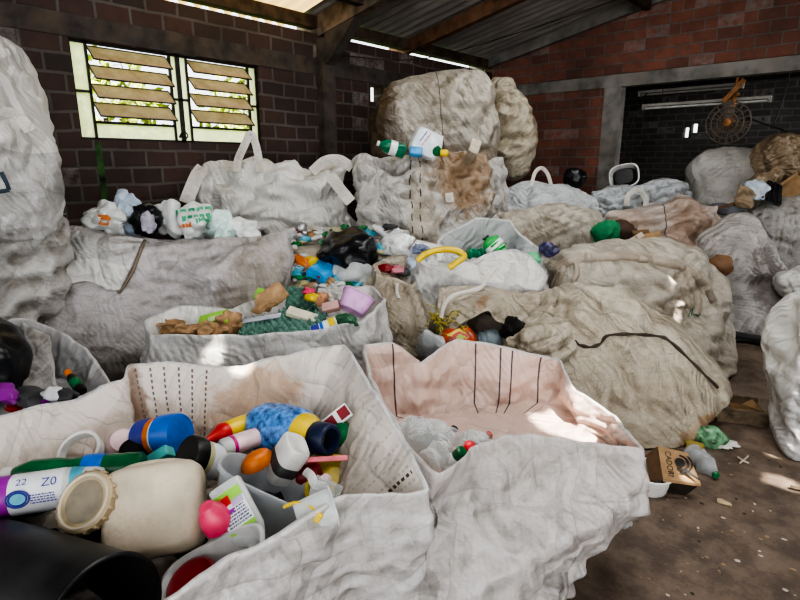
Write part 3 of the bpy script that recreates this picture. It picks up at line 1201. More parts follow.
# shrubs outside the window
leaf = plain('sunlit_leaf', (0.50, 0.60, 0.10), 0.6, var=0.4)
for i, (x, y, s) in enumerate(((-7.6, 1.0, 1.0), (-7.9, 3.0, 1.1), (-7.8, 5.1, 1.1))):
    rs = random.Random(i)
    root = thing('shrub', (x, y, -0.04), ('green leafy shrub outside behind the louvre window nearest the tall sack', 'green leafy shrub outside behind the second louvre window', 'green leafy shrub outside beyond the brick pier')[i], 'shrub')
    bm = bmesh.new()
    for k in range(520):
        v = Vector((rs.gauss(0, 1), rs.gauss(0, 1), rs.gauss(0, 1))).normalized() * s * rs.uniform(0.5, 1) * 0.8
        c = Vector((x, y, 2.3)) + Vector((v.x * 0.6, v.y, v.z))
        e = Euler((rs.uniform(0, 6), rs.uniform(0, 6), rs.uniform(0, 6))).to_matrix()
        q = [bm.verts.new(c + e @ Vector(p)) for p in ((-0.03, -0.09, 0), (0.04, -0.03, 0.01), (0.03, 0.08, 0), (-0.04, 0.03, 0.01))]
        bm.faces.new(q)
    lo = bm_obj('foliage', bm, leaf, root, False)
    bm = bmesh.new()
    tube(bm, [(x, y, -0.04), (x + 0.03, y + 0.02, 1.2), (x, y, 2.3)], 0.03, 6, 6)
    bm_obj('stem', bm, wood_dark, root)

# green paint streak below the window
struct_box('trim_14', (XW + 0.001, 1.93, 0.9), (XW + 0.004, 1.985, 1.9), plain('green_paint_streak', (0.03, 0.085, 0.02), 0.8, var=0.5, nscale=9))

# sagging wire along the wall, lamps and fan in the opening
bm = bmesh.new()
tube(bm, [(XW + 0.15, 4.8, 2.98), (XW + 0.5, 5.9, 3.05), (-4.0, 7.0, 3.45), (-3.0, 7.6, 3.78)], 0.006, 5, 20)
tag(bm_obj('hanging_cable', bm, black_metal), 'thin cable strung from the brick pier up to the roof timbers', 'cable')
tube_white = plain('old_lamp_tube', (0.62, 0.62, 0.58), 0.35, dirt=0.3)
lamp_metal = plain('dusty_white_metal', (0.34, 0.33, 0.30), 0.5, dirt=0.5)
for i, (x0, x1, y, z) in enumerate(((-3.18, -1.80, 8.95, 2.75), (-3.02, -1.42, 8.72, 2.53))):
    r = thing('strip_lamp', ((x0 + x1) / 2, y, z), ('unlit fluorescent strip lamp close under the concrete beam', 'unlit fluorescent strip lamp with the paler reflector, hung just above the rusty fan')[i], 'lamp')
    bm = bmesh.new()
    box(bm, (x0, y - 0.05, z), (x1, y + 0.05, z + 0.035))
    bm_obj('housing', bm, lamp_metal, r, False)
    for s in (-0.025, 0.025):
        bm = bmesh.new()
        tube(bm, [(x0 + 0.04, y + s, z - 0.022), (x1 - 0.04, y + s, z - 0.022)], 0.014, 8, 3)
        bm_obj('lamp_tube', bm, tube_white if i else lamp_metal, r)
    for s in (x0, x1 - 0.03):
        bm = bmesh.new()
        box(bm, (s, y - 0.045, z - 0.04), (s + 0.03, y + 0.045, z))
        bm_obj('end_cap', bm, lamp_metal, r, False)
    for s in (x0 + 0.25, x1 - 0.25):
        bm = bmesh.new()
        tube(bm, [(s, y, z + 0.03), (s + 0.02, y, 3.12)], 0.005, 5, 3)
        bm_obj('hanger', bm, black_metal, r)
rust = plain('rusty_orange_metal', (0.36, 0.16, 0.055), 0.6, var=0.3, dirt=0.3)
cage = plain('dark_wire_cage', (0.17, 0.14, 0.11), 0.6)
fc = Vector((-1.82, 8.50, 2.24))
r = thing('wall_fan', (fc.x, fc.y, 2.0), 'rusty orange fan with dark wire cage hanging in the dark opening', 'fan')
bm = bmesh.new()
for rr in (0.26, 0.19, 0.12):
    tube(bm, [fc + Vector((rr * math.cos(a), -0.10 if rr < 0.25 else -0.05, rr * math.sin(a))) for a in np.linspace(0, 2 * math.pi, 33)], 0.009, 5, 64)
for k in range(20):
    a = 2 * math.pi * k / 20
    tube(bm, [fc + Vector((0.05 * math.cos(a), -0.11, 0.05 * math.sin(a))), fc + Vector((0.26 * math.cos(a), -0.05, 0.26 * math.sin(a))), fc + Vector((0.05 * math.cos(a), 0.06, 0.05 * math.sin(a)))], 0.005, 4, 10)
bm_obj('cage', bm, cage, r)
bm = bmesh.new()
lathe(bm, axM(fc + Vector((0, 0.12, 0)), fc + Vector((0, -0.12, 0))), [(0, 0.05), (0.04, 0.075), (0.13, 0.075), (0.15, 0.06), (0.24, 0.05), (0.25, 0.03)], 20)
bm_obj('motor', bm, rust, r)
for k in range(3):
    bm = bmesh.new()
    M = Matrix.Translation(fc + Vector((0, -0.03, 0))) @ Matrix.Rotation(2.09 * k + 0.4, 4, 'Y') @ Matrix.Rotation(0.4, 4, 'X')
    vs = [bm.verts.new(M @ Vector(v)) for v in ((0.04, 0, -0.02), (0.12, 0, -0.065), (0.22, 0, -0.06), (0.23, 0, 0.05), (0.12, 0, 0.06), (0.04, 0, 0.03))]
    bm.faces.new(vs)
    bm_obj('blade', bm, cage, r)
bm = bmesh.new()
tube(bm, [fc + Vector((0, 0.08, 0.05)), fc + Vector((0.01, 0.06, 0.3)), fc + Vector((0.06, 0.0, 0.36))], 0.026, 10, 8)
rbox(bm, (0.34, 0.05, 0.06), Matrix.Translation(fc + Vector((0.0, 0.03, 0.40))) @ Matrix.Rotation(-0.9, 4, 'Y'), 0.008)
tube(bm, [fc + Vector((0.02, 0.03, 0.4)), fc + Vector((0.02, 0.03, 0.6))], 0.018, 8, 3)
bm_obj('bracket', bm, rust, r)
wirem = plain('old_wire', (0.02, 0.02, 0.02), 0.6)
for i, (pp, lb) in enumerate((([(-1.85, 8.6, 2.4), (-1.4, 8.6, 2.2), (-0.9, 8.55, 2.05), (-0.3, 8.55, 2.2)], 'black power cord looping away from the rusty fan'),
                              ([(-1.25, 8.7, 3.1), (-1.28, 8.7, 2.6), (-1.35, 8.7, 2.2)], 'thin wire hanging straight down from the dark ceiling'),
                              ([(-3.05, 8.9, 2.75), (-3.15, 8.7, 2.3), (-3.2, 8.6, 2.0), (-3.12, 8.6, 1.85)], 'loose wires drooping beside the grey concrete column'))):
    bm = bmesh.new()
    tube(bm, pp, 0.011, 5, 24)
    tag(bm_obj('hanging_wire', bm, wirem), lb, 'wire')

# ================================================================== THE SACKS
WHITE, GREYW, BEIGE, TAN = (0.72, 0.71, 0.72), (0.58, 0.57, 0.56), (0.50, 0.46, 0.39), (0.40, 0.34, 0.26)
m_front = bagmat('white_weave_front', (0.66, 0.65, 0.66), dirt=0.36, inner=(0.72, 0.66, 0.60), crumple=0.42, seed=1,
                 lines=[(x, 0.0009, (0.16, 0.12, 0.10), 260, 0.53, 0.9) for x in (0.503, 0.516, 0.528, 0.541, 0.553, 0.566)] + [(x, 0.0011, (0.52, 0.49, 0.45), 330, 0.53, 0.9) for x in (0.206, 0.217, 0.228, 0.24, 0.253, 0.267, 0.282)] + [(0.212, 0.0014, (0.08, 0.06, 0.05), 300, 0.53, 0.9)],
                 stain_or_shade=[(0.455, 0.74, 0.055, 0.22, (0.50, 0.31, 0.19), 0.75), (0.62, 0.8, 0.13, 0.16, (0.40, 0.31, 0.24), 0.6), (0.57, 0.75, 0.012, 0.3, (0.22, 0.13, 0.08), 0.8), (0.30, 0.8, 0.08, 0.2, (0.42, 0.36, 0.29), 0.5)])  # first patch paints brown shade low on the inner back wall
m_pinkglow = bagmat('white_weave_pink_glow', (0.70, 0.68, 0.675), dirt=0.22, inner=(0.80, 0.62, 0.545), crumple=0.5, seed=2, transl=0.3,  # inner pink is the sunlight glow painted into the colour
                lines=[(x, 0.0012, (0.10, 0.07, 0.09), 0, 0.52, 0.93) for x in (0.482, 0.524, 0.541, 0.578, 0.73)])
m_white1 = bagmat('white_weave_grubby', (0.55, 0.53, 0.545), dirt=0.5, dirtcol=(0.30, 0.25, 0.20), seed=3,
                  stain_or_shade=[(0.2, 0.22, 0.22, 0.18, (0.16, 0.14, 0.11), 0.65), (0.44, 0.5, 0.08, 0.5, (0.22, 0.18, 0.13), 0.7)])
m_shadein = bagmat('white_weave_shaded_inside', (0.62, 0.63, 0.63), dirt=0.2, crumple=0.5, seed=20, inner=(0.40, 0.42, 0.42))  # darker inside colour paints the shade within the open sack
m_shadein2 = bagmat('white_weave_soft_shade_inside', (0.62, 0.62, 0.62), dirt=0.25, crumple=0.5, seed=21, inner=(0.55, 0.55, 0.56))  # greyer inside colour paints shade within the edge sack
m_white2 = bagmat('white_weave_clean', (0.62, 0.62, 0.62), dirt=0.3, crumple=0.6, seed=4, inner=(0.74, 0.73, 0.70))
m_white3 = bagmat('white_weave_striped', (0.60, 0.59, 0.57), dirt=0.42, crumple=0.75, seed=5,
                  lines=[(0.20, 0.0022, (0.06, 0.05, 0.04), 110, 0, 1), (0.232, 0.0022, (0.06, 0.05, 0.04), 110, 0, 1)],
                  stain_or_shade=[(0.40, 0.97, 0.13, 0.33, (0.27, 0.17, 0.09), 0.9), (0.24, 0.6, 0.06, 0.5, (0.42, 0.34, 0.24), 0.5), (0.02, 0.3, 0.06, 0.3, (0.25, 0.2, 0.14), 0.5)])
m_grey = bagmat('grey_weave', (0.50, 0.49, 0.475), dirt=0.5, crumple=0.5, seed=6)
m_big = bagmat('dusty_bale_weave', (0.46, 0.43, 0.375), dirt=0.6, dirtcol=(0.25, 0.2, 0.14), seed=7, lines=[(0.28, 0.0018, (0.13, 0.1, 0.07), 0, 0, 1)],
               stain_or_shade=[(0.03, 0.5, 0.11, 0.8, (0.085, 0.055, 0.035), 0.95), (0.97, 0.5, 0.12, 0.8, (0.085, 0.055, 0.035), 0.95), (0.3, 0.15, 0.3, 0.15, (0.2, 0.15, 0.1), 0.6)])
m_beige = bagmat('beige_weave', (0.54, 0.50, 0.43), dirt=0.55, dirtcol=(0.28, 0.22, 0.15), seed=8)
m_tan = bagmat('tan_weave', (0.51, 0.46, 0.375), dirt=0.62, dirtcol=(0.24, 0.18, 0.115), crumple=0.7, seed=9, transl=0.1,
               stain_or_shade=[(0.46, 0.25, 0.05, 0.25, (0.3, 0.17, 0.08), 0.7)])
m_tan2 = bagmat('brownish_weave', (0.46, 0.415, 0.335), dirt=0.65, dirtcol=(0.22, 0.165, 0.105), crumple=0.6, seed=10, transl=0.1)
m_sooty = bagmat('smudged_weave', (0.55, 0.53, 0.51), dirt=0.55, dirtcol=(0.2, 0.17, 0.15), seed=11, transl=0.1,
                 stain_or_shade=[(0.3, 0.5, 0.15, 0.28, (0.12, 0.1, 0.085), 0.7)])
m_pinkish = bagmat('rust_stained_cloth', (0.52, 0.46, 0.42), dirt=0.5, dirtcol=(0.27, 0.18, 0.13), seed=12, transl=0.1,
                   lines=[(0.235, 0.0025, (0.08, 0.06, 0.05), 0, 0.1, 1)],
                   stain_or_shade=[(0.36, 0.7, 0.14, 0.4, (0.33, 0.21, 0.14), 0.7), (0.08, 0.75, 0.1, 0.3, (0.35, 0.22, 0.14), 0.5)])
m_tarp = bagmat('brown_tarp', (0.30, 0.225, 0.145), dirt=0.5, dirtcol=(0.13, 0.085, 0.05), crumple=0.9, seed=13, transl=0.0)
m_bluew = bagmat('bluish_white_film', (0.60, 0.64, 0.67), dirt=0.3, crumple=0.9, seed=14, rough=0.35)
m_strap = bagmat('strap_weave', (0.66, 0.63, 0.58), dirt=0.4, crumple=0.2, seed=15, transl=0.1)
m_strapt = bagmat('tan_strap_weave', (0.46, 0.40, 0.31), dirt=0.5, crumple=0.4, seed=16, transl=0.0)

# --- foreground open sack full of rigid plastics
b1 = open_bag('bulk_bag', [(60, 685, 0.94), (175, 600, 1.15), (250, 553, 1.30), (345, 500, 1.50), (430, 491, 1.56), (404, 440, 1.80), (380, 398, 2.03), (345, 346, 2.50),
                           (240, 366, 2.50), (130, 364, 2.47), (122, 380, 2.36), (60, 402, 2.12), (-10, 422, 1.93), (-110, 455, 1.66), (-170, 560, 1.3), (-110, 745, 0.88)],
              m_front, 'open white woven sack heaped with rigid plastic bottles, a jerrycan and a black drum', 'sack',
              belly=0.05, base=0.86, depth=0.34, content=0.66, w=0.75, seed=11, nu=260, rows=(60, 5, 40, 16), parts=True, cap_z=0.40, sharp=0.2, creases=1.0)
# --- the pinkish open sack of clear bottles
b2 = open_bag('bulk_bag', [(437, 474, 1.74), (470, 452, 1.86), (508, 437, 1.97), (560, 440, 1.98), (606, 446, 1.98), (643, 454, 1.97), (632, 434, 2.15), (616, 414, 2.34), (578, 390, 2.58),
                           (557, 358, 2.80), (510, 350, 2.82), (456, 342, 2.82), (420, 367, 2.66), (390, 345, 2.62), (362, 346, 2.55), (366, 378, 2.28), (404, 442, 1.90)],
              m_pinkglow, 'open white sack with pink glow of light painted inside and clear crushed bottles at its bottom', 'sack',
              belly=0.045, base=0.97, depth=0.30, content=0.92, w=0.6, seed=23, nu=240, rows=(64, 5, 40, 14), parts=True, cap_z=0.44, sharp=0.12, creases=1.7,
              basepts=[(0.06, 1.70), (0.40, 1.62), (0.63, 1.65), (0.67, 1.82), (0.72, 2.2), (0.78, 2.65), (0.3, 2.85), (-0.12, 2.6), (-0.10, 2.2)])
# --- sack at the edge with a black bin bag and purple wrappers
b3 = open_bag('bulk_bag', [(-10, 424, 2.02), (45, 410, 2.2), (100, 392, 2.45), (113, 383, 2.62), (88, 352, 2.95), (64, 331, 3.08), (20, 318, 3.05), (-60, 326, 2.9), (-130, 350, 2.5), (-120, 400, 2.15)],
              m_shadein2, 'open white sack holding a black bin bag and purple scraps', 'sack', belly=0.04, base=0.9, depth=0.3, content=0.82, w=0.8, seed=31, nu=150, cap_z=0.50, sharp=0.1)
# --- the long open sack with egg trays
b4 = open_bag('bulk_bag', [(150, 336, 3.02), (200, 338, 2.98), (258, 337, 2.98), (319, 329, 3.04), (362, 324, 3.14), (386, 300, 3.5), (372, 286, 3.75), (326, 290, 3.85),
                           (260, 300, 3.75), (231, 310, 3.5), (177, 309, 3.36), (143, 322, 3.15)],
              m_white2, 'long open white sack with green egg trays, brown paper and a pink tub', 'sack', belly=0.05, base=0.95, depth=0.25, content=0.9, w=0.8, seed=41, nu=170, cap_z=0.60, mound=0.06, sharp=0.15)
# --- heap sack behind it, full of mixed scraps
b_heap = open_bag('bulk_bag', [(262, 292, 4.1), (330, 290, 4.05), (392, 275, 4.2), (410, 250, 4.45), (400, 233, 4.6), (340, 228, 4.85), (285, 228, 4.85), (274, 250, 4.5)],
                  m_beige, 'slumped beige sack overflowing with mixed wrappers, bags and scraps', 'sack', belly=0.06, base=0.95, depth=0.1, content=0.92, w=0.7, seed=43, nu=110, rows=(30, 4, 14, 14), cap_z=1.0, mound=0.10)

# --- big slumped sack with a sewn flap
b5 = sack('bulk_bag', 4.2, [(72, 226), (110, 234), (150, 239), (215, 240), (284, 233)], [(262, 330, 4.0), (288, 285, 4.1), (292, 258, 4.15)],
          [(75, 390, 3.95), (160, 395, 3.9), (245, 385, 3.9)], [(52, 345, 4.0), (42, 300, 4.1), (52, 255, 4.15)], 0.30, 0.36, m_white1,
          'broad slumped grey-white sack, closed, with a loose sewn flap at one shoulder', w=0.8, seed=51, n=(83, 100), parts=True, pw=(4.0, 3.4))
# --- tall sack on top of a folded one by the picture's edge
b6b = sack('bulk_bag', 3.75, [(-60, 215), (0, 212), (52, 206), (66, 216)], [(58, 330), (62, 260)], [(-62, 440), (55, 440)], [(-66, 330)], 0.3, 0.3, m_grey,
           'squashed grey-white sack lying under the tall white sack', w=1.1, seed=61, n=(52, 75), ev=0.12)
b6 = sack('bulk_bag', 3.55, [(-50, 22), (-20, 26), (0, 38), (12, 62)], [(46, 232), (46, 195), (40, 160), (26, 105)], [(-66, 242), (42, 243)], [(-70, 180), (-66, 80)], 0.28, 0.4, m_white2,
          'tall stuffed white sack standing on another sack beside the louvre window', w=0.55, seed=63, n=(62, 95), parts=True, pw=(2.4, 4))
# --- white sack with lifting loops under the window
b7 = sack('bulk_bag', 5.4, [(196, 170), (225, 163), (250, 160), (300, 166), (345, 168)], [(350, 260), (347, 200)], [(200, 350), (340, 350)], [(197, 250), (192, 200)], 0.34, 0.36, m_white2,
          'white sack with raised lifting loops standing against the window wall', w=1.1, seed=71, n=(67, 95), parts=True, ev=0.10, aniso=3.5, cr=1.35)
# --- the upright sack with jug and bottle on top
b8 = sack('bulk_bag', 5.1, [(360, 160), (380, 155), (420, 156), (455, 152), (484, 156)], [(490, 290), (492, 215), (489, 170)], [(362, 340), (480, 340)], [(364, 270), (357, 220), (356, 180)], 0.34, 0.36, m_white3,
          'upright white sack with rust-brown corner and twin stitched lines, a jug on top', w=1.1, seed=81, n=(72, 100), parts=True, ev=0.10, pw=(3.6, 5), aniso=3.5, cr=1.35)
# --- sacks behind it
b11 = sack('bulk_bag', 6.15, [(385, 166), (440, 163), (495, 157), (503, 160)], [(507, 250), (506, 180)], [(385, 335), (505, 335)], [(380, 230)], 0.3, 0.36, m_grey,
           'pale narrow sack wedged under the big dusty bale', w=1.2, seed=85)
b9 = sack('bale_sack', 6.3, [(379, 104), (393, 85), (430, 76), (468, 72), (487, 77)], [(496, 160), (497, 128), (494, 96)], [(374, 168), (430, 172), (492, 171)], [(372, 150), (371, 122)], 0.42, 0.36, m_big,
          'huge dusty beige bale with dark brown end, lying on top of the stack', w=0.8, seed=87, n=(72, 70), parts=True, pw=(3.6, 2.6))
b10 = sack('bale_sack', 6.9, [(489, 86), (496, 80), (508, 80), (514, 88)], [(528, 170), (536, 140), (530, 112), (522, 97)], [(496, 172), (506, 180), (518, 180)], [(486, 150), (487, 110)], 0.32, 0.3, bagmat('creased_beige_weave', (0.50, 0.45, 0.35), dirt=0.6, crumple=1.0, seed=17, dirtcol=(0.2, 0.15, 0.09)),
           'round creased beige bale leaning on the brick wall beside the bigger bale', w=0.9, seed=89, n=(52, 70), pw=(2.3, 2.3))
b12 = sack('bulk_bag', 6.5, [(494, 196), (520, 184), (545, 182), (580, 190), (596, 197)], [(600, 250)], [(495, 315), (598, 315)], [(492, 250)], 0.3, 0.6, m_bluew,
           'bluish white sack with one upright lifting loop in front of the brick wall', w=1.5, seed=91, parts=True, ev=0.12)
b13 = sack('bulk_bag', 5.9, [(499, 214), (540, 206), (575, 207), (601, 210)], [(607, 280), (606, 235)], [(500, 310), (603, 310)], [(497, 250)], 0.3, 0.36, m_beige,
           'plump beige sack between the bluish white sack and the bottle-filled one', w=0.7, seed=93)
b21 = sack('bulk_bag', 6.9, [(592, 192), (615, 186), (640, 184), (668, 178), (688, 184)], [(692, 240)], [(594, 305), (690, 305)], [(590, 240)], 0.28, 0.36, m_bluew,
           'crinkled white sack lying at the foot of the concrete column', w=1.6, seed=95, parts=True, ev=0.12)
b22 = sack('bulk_bag', 7.15, [(700, 156), (712, 149), (735, 147), (756, 149)], [(765, 330), (762, 195), (760, 165)], [(692, 330), (760, 330)], [(690, 200), (691, 172)], 0.35, 0.4, bagmat('plain_grey_weave', (0.50, 0.485, 0.46), dirt=0.35, crumple=0.35, seed=18),
           'big plain grey sack standing in the dark opening behind the others', w=0.45, seed=97, n=(57, 80))
b20 = sack('cloth_bundle', 6.0, [(606, 216), (636, 209), (662, 204), (684, 196), (700, 206), (717, 208)], [(712, 290), (715, 236), (718, 222)], [(606, 330), (708, 330)], [(602, 250)], 0.24, 0.4, m_pinkish,
           'rust-stained pinkish cloth sack with a drooping corner behind the strapped sack', w=1.4, seed=99, n=(65, 75))
b19 = sack('bulk_bag', 5.6, [(703, 240), (730, 219), (748, 213), (762, 232)], [(768, 330, 5.4), (789, 312, 5.45), (786, 280), (772, 250)], [(722, 334, 5.4), (745, 337, 5.35), (764, 335, 5.4)], [(714, 300), (700, 262)], 0.22, 0.45, m_sooty,
           'smudged grey-white sack standing beside the strapped beige sack, dark scuffs on its face', w=0.5, seed=101, n=(65, 80), pw=(3.6, 4))
b18 = sack('bulk_bag', 4.75, [(552, 262), (575, 245), (620, 240), (672, 243), (703, 256)], [(728, 372, 4.4), (727, 330, 4.5), (720, 285)], [(560, 400, 4.5), (720, 395, 4.3)], [(546, 330), (545, 285)], 0.36, 0.36, m_beige,
           'beige sack tied across with a twisted strap, standing behind the collapsed tan sack', w=0.75, seed=103, n=(78, 95), parts=True)
b17 = sack('bulk_bag', 3.75, [(528, 318, 3.6), (560, 294), (600, 289), (645, 306), (690, 336), (712, 358, 3.65)],
           [(694, 426, 3.3), (714, 408, 3.4), (728, 392, 3.5)], [(500, 450, 3.1), (560, 455, 3.05), (655, 449, 3.08), (680, 434, 3.18)], [(498, 400, 3.3), (508, 350, 3.4)], 0.26, 0.55, m_tan,
           'large collapsed tan sack with a dark sewn seam, lying behind the pinkish open sack', w=0.85, seed=107, n=(98, 100), parts=True, pw=(4, 3))
b24 = sack('bulk_bag', 6.3, [(752, 212), (780, 201), (830, 196)], [(850, 262)], [(758, 300), (860, 300)], [(752, 250)], 0.3, 0.36, m_grey,
           'creased grey sack behind the smudged one, supporting the brown tarp bundle', w=1.0, seed=109, ev=0.10)
b26 = sack('bulk_bag', 5.1, [(781, 278), (800, 270), (850, 262)], [(880, 330)], [(820, 345), (870, 350)], [(806, 312), (787, 293)], 0.2, 0.4, m_white2,
           'white sack corner jutting in beside the smudged sack', w=0.8, seed=111)
b25 = sack('bulk_bag', 2.95, [(806, 308), (822, 292), (885, 285)], [(930, 400)], [(792, 455), (812, 464), (900, 470)], [(788, 440), (789, 390), (795, 340)], 0.12, 0.4, m_white2,
           'clean white sack standing alone on the dirty floor, cut by the picture edge', w=0.5, seed=113)
b23 = sack('tarp_bundle', 6.7, [(760, 152), (772, 138), (790, 134), (830, 136)], [(850, 168)], [(762, 176), (800, 186), (845, 186)], [(757, 164)], 0.25, 0.4, m_tarp,
           'crumpled brown tarpaulin bundle heaped on the sacks beside the grey one', w=1.1, seed=115, cat='tarp', ev=0.12, eu=0.06)
b23b = sack('bulk_bag', 6.75, [(748, 186), (765, 176), (800, 178), (850, 180)], [(860, 240)], [(750, 320), (860, 320)], [(746, 220)], 0.2, 0.4, m_tan2,
            'brownish sack buried under the tarpaulin bundle', w=1.3, seed=117)
b16 = open_bag('bulk_bag', [(376, 276, 3.98), (396, 279, 3.95), (414, 286, 4.0), (423, 268, 4.2), (412, 256, 4.32), (388, 258, 4.32), (373, 266, 4.15)],
               m_tan2, 'narrow brown sack, half open at the top with dark red scraps inside', 'sack', belly=0.13, base=1.25, depth=0.1, content=0.7, w=1.2, seed=121, nu=110, cap_z=0.96)
# --- white sacks in the middle: one with green bottles, one with a yellow hose
b14 = open_bag('bulk_bag', [(438, 250, 4.36), (466, 261, 4.28), (494, 254, 4.28), (518, 251, 4.30), (540, 261, 4.32), (547, 252, 4.41), (522, 238, 4.51), (511, 222, 4.60), (476, 221, 4.60), (446, 233, 4.49), (437, 241, 4.43)],
               m_shadein, 'open white sack holding green bottles, its back wall standing up', 'sack', belly=0.05, base=1.0, depth=0.2, content=0.85, w=0.8, seed=123, nu=120, cap_z=0.90, sharp=0.1)
b15 = open_bag('bulk_bag', [(420, 266, 4.06), (450, 277, 4.04), (500, 285, 4.00), (540, 292, 4.02), (548, 278, 4.11), (528, 256, 4.17), (508, 252, 4.19), (490, 256, 4.19), (462, 266, 4.19), (440, 246, 4.25), (415, 243, 4.23), (411, 250, 4.15)],
               m_white2, 'open white sack with a yellow hose hooked over its rim', 'sack', belly=0.07, base=1.0, depth=0.12, content=0.8, w=1.0, seed=127, nu=130, cap_z=0.98, sharp=0.1, mound=0.05)
# --- middle sack with a gaping mouth
b17b = sack('bulk_bag', 3.85, [(440, 345, 3.75), (470, 338), (510, 340), (552, 335)], [(566, 370)], [(420, 450, 3.5), (560, 450, 3.4)], [(415, 400, 3.5)], 0.2, 0.36, m_tan2,
            'tan sack with a gaping dark mouth showing a red packet and a clear bottle', w=1.0, seed=131, parts=True)
sheet('mouth_flap', [P(440, 288, d=3.92), P(470, 285, d=3.95), P(505, 287, d=3.95), P(552, 292, d=3.9)], [P(528, 346, d=3.6), P(548, 318, d=3.8), P(552, 292, d=3.9)],
      [P(436, 343, d=3.62), P(448, 328, d=3.6), P(470, 315, d=3.6), P(492, 309, d=3.58), P(512, 326, d=3.58), P(528, 346, d=3.6)],
      [P(436, 343, d=3.62), P(434, 318, d=3.8), P(440, 288, d=3.92)], m_tan, b17b, w=1.1, seed=133, sag=0.05)
# the rumpled lobe that folds over from the tan sack

sack('bulk_bag', 3.13, [(512, 350), (522, 334), (540, 326), (562, 328), (576, 342)], [(592, 420), (586, 375)], [(486, 430, 3.05), (592, 430, 3.05)], [(488, 400), (500, 366)], 0.10, 0.2, m_tan2,
     'small rumpled tan sack bunched between the gaping sack and the large collapsed one', w=1.2, seed=137, ev=0.12)

# ================================================================== STRAPS, SEAMS AND FLAPS OF THE SACKS
def strap(bag, pts, mat, half=0.03, name='lifting_loop', th=0.005, n=24):
    bm = bmesh.new()
    tube(bm, pts, half, 8, n, flat=th, face=cam.location)
    return bm_obj(name, bm, mat, bag)


m_strapd = bagmat('grey_tan_strap', (0.36, 0.31, 0.25), dirt=0.5, crumple=0.4, seed=19, transl=0.0)
dark_thread = plain('dark_thread', (0.06, 0.045, 0.035), 0.9)
def spath(b, pts, n=40, lift=0.012, d0=4.5):
    """a line lying on a sack: every point of the path dropped on the cloth"""
    pp = smooth_path([Vector((x, y, 0)) for x, y in pts], n)
    return [snap(b, q.x, q.y, lift, d0) for q in pp]


S = lambda b, px, py, l=0.006, d=None: snap(b, px, py, l, d)
# the louvre-side sack with loops
strap(b7, [P(237, 172, d=5.15), P(238, 160, d=5.2), P(246, 142, d=5.25), P(250, 134, d=5.3), P(255, 142, d=5.3), P(259, 160, d=5.25), P(260, 172, d=5.15)], m_strap, 0.035)
strap(b7, [P(203, 168, d=5.2), P(197, 176, d=5.12), P(190, 192, d=5.05), P(186, 203, d=5.02)], m_strap, 0.06, 'side_strap')
strap(b7, [P(312, 172, d=5.2), P(325, 161, d=5.2), P(340, 160, d=5.2), P(352, 168, d=5.2)], m_strap, 0.045)
strap(b7, [P(330, 175, d=5.1), P(338, 186, d=5.05), P(346, 196, d=5.0), P(351, 202, d=5.0)], m_strap, 0.05, 'side_strap')
strap(b12, [P(531, 186, d=6.2), P(535, 173, d=6.25), P(541, 168, d=6.3), P(547, 173, d=6.3), P(551, 184, d=6.25)], m_strap, 0.02)
strap(b21, [P(627, 206, d=6.55), P(628, 196, d=6.55), P(637, 190, d=6.6), P(645, 197, d=6.6), P(646, 206, d=6.55)], m_strap, 0.03)
strap(b6, [P(-4, 116, d=3.2), P(8, 113, d=3.17), P(20, 118, d=3.15), P(30, 131, d=3.17)], m_strap, 0.03, 'tie_strap')
# a painted triangle mark on the tall sack
bm = bmesh.new()
ink = plain('dark_blue_ink', (0.03, 0.05, 0.07), 0.7)
tube(bm, [S(b6, 1, 172), S(b6, 6, 182), S(b6, 9, 190)], 0.012, 6, 6, flat=0.003, face=cam.location)
tube(bm, [S(b6, 9, 190), S(b6, 4, 191), S(b6, -3, 192)], 0.012, 6, 6, flat=0.003, face=cam.location)
bm_obj('printed_mark', bm, ink, b6)
# sewn flap on the slumped white sack
X = np.array([[tuple(S(b5, 66 + 78 * s - 14 * q - 10 * s * q, 230 + 9 * s + 50 * q + 3 * math.sin(9 * s) * q, 0.018, 3.9)) for s in np.linspace(0, 1, 34)] for q in np.linspace(0, 1, 28)])
o = link('flap', grid_mesh('flap', X, False), m_white2, b5)
o.modifiers.new('thick', 'SOLIDIFY').thickness = 0.012
bm = bmesh.new()
tube(bm, spath(b5, [(145, 240), (138, 258), (131, 275), (119, 293)], 24, 0.012), 0.012, 6, 40)
bm_obj('seam', bm, plain('grubby_thread', (0.2, 0.16, 0.12), 0.9), b5)
# dark stitched seam on the collapsed tan sack
bm = bmesh.new()
sp = spath(b17, [(574, 341), (580, 345), (590, 347), (600, 344), (607, 336), (625, 334), (645, 335), (662, 337), (672, 343), (690, 360), (704, 374), (718, 388)], 70, 0.008)
tube(bm, sp, lambda t: 0.010 + 0.003 * math.sin(60 * t), 6, 100)
bm_obj('seam', bm, dark_thread, b17)
# strap tied round the beige sack
bm = bmesh.new()
for k in range(2):
    tube(bm, spath(b18, [(554, 268 + 3 * k), (575, 257 + 3 * k), (600, 256 + 2 * k), (625, 254 + 3 * k), (650, 258 + 3 * k), (672, 262 + 3 * k), (690, 271), (705, 286), (714, 302)], 50, 0.018), 0.03, 8, 80, flat=0.014, face=cam.location)
for pts, hw in (([(566, 262), (560, 278), (555, 292)], .025), ([(574, 258), (577, 272), (570, 288)], .022), ([(686, 268), (690, 284), (698, 300), (695, 314)], .03), ([(690, 272), (683, 290), (691, 308)], .022), ([(560, 270), (553, 285), (550, 300)], .02)):
    tube(bm, spath(b18, pts, 24, 0.016), hw, 8, 40, flat=0.012, face=cam.location)
bm_obj('tie_strap', bm, m_strapd, b18)
bm = bmesh.new()
for k in range(5):
    tube(bm, [S(b18, 692 + k, 306, 0.01, 4.5), S(b18, 690 + 2 * k, 312 + k, 0.012, 4.5), S(b18, 688 + 3 * k, 317 - k, 0.012, 4.5)], 0.004, 4, 8)
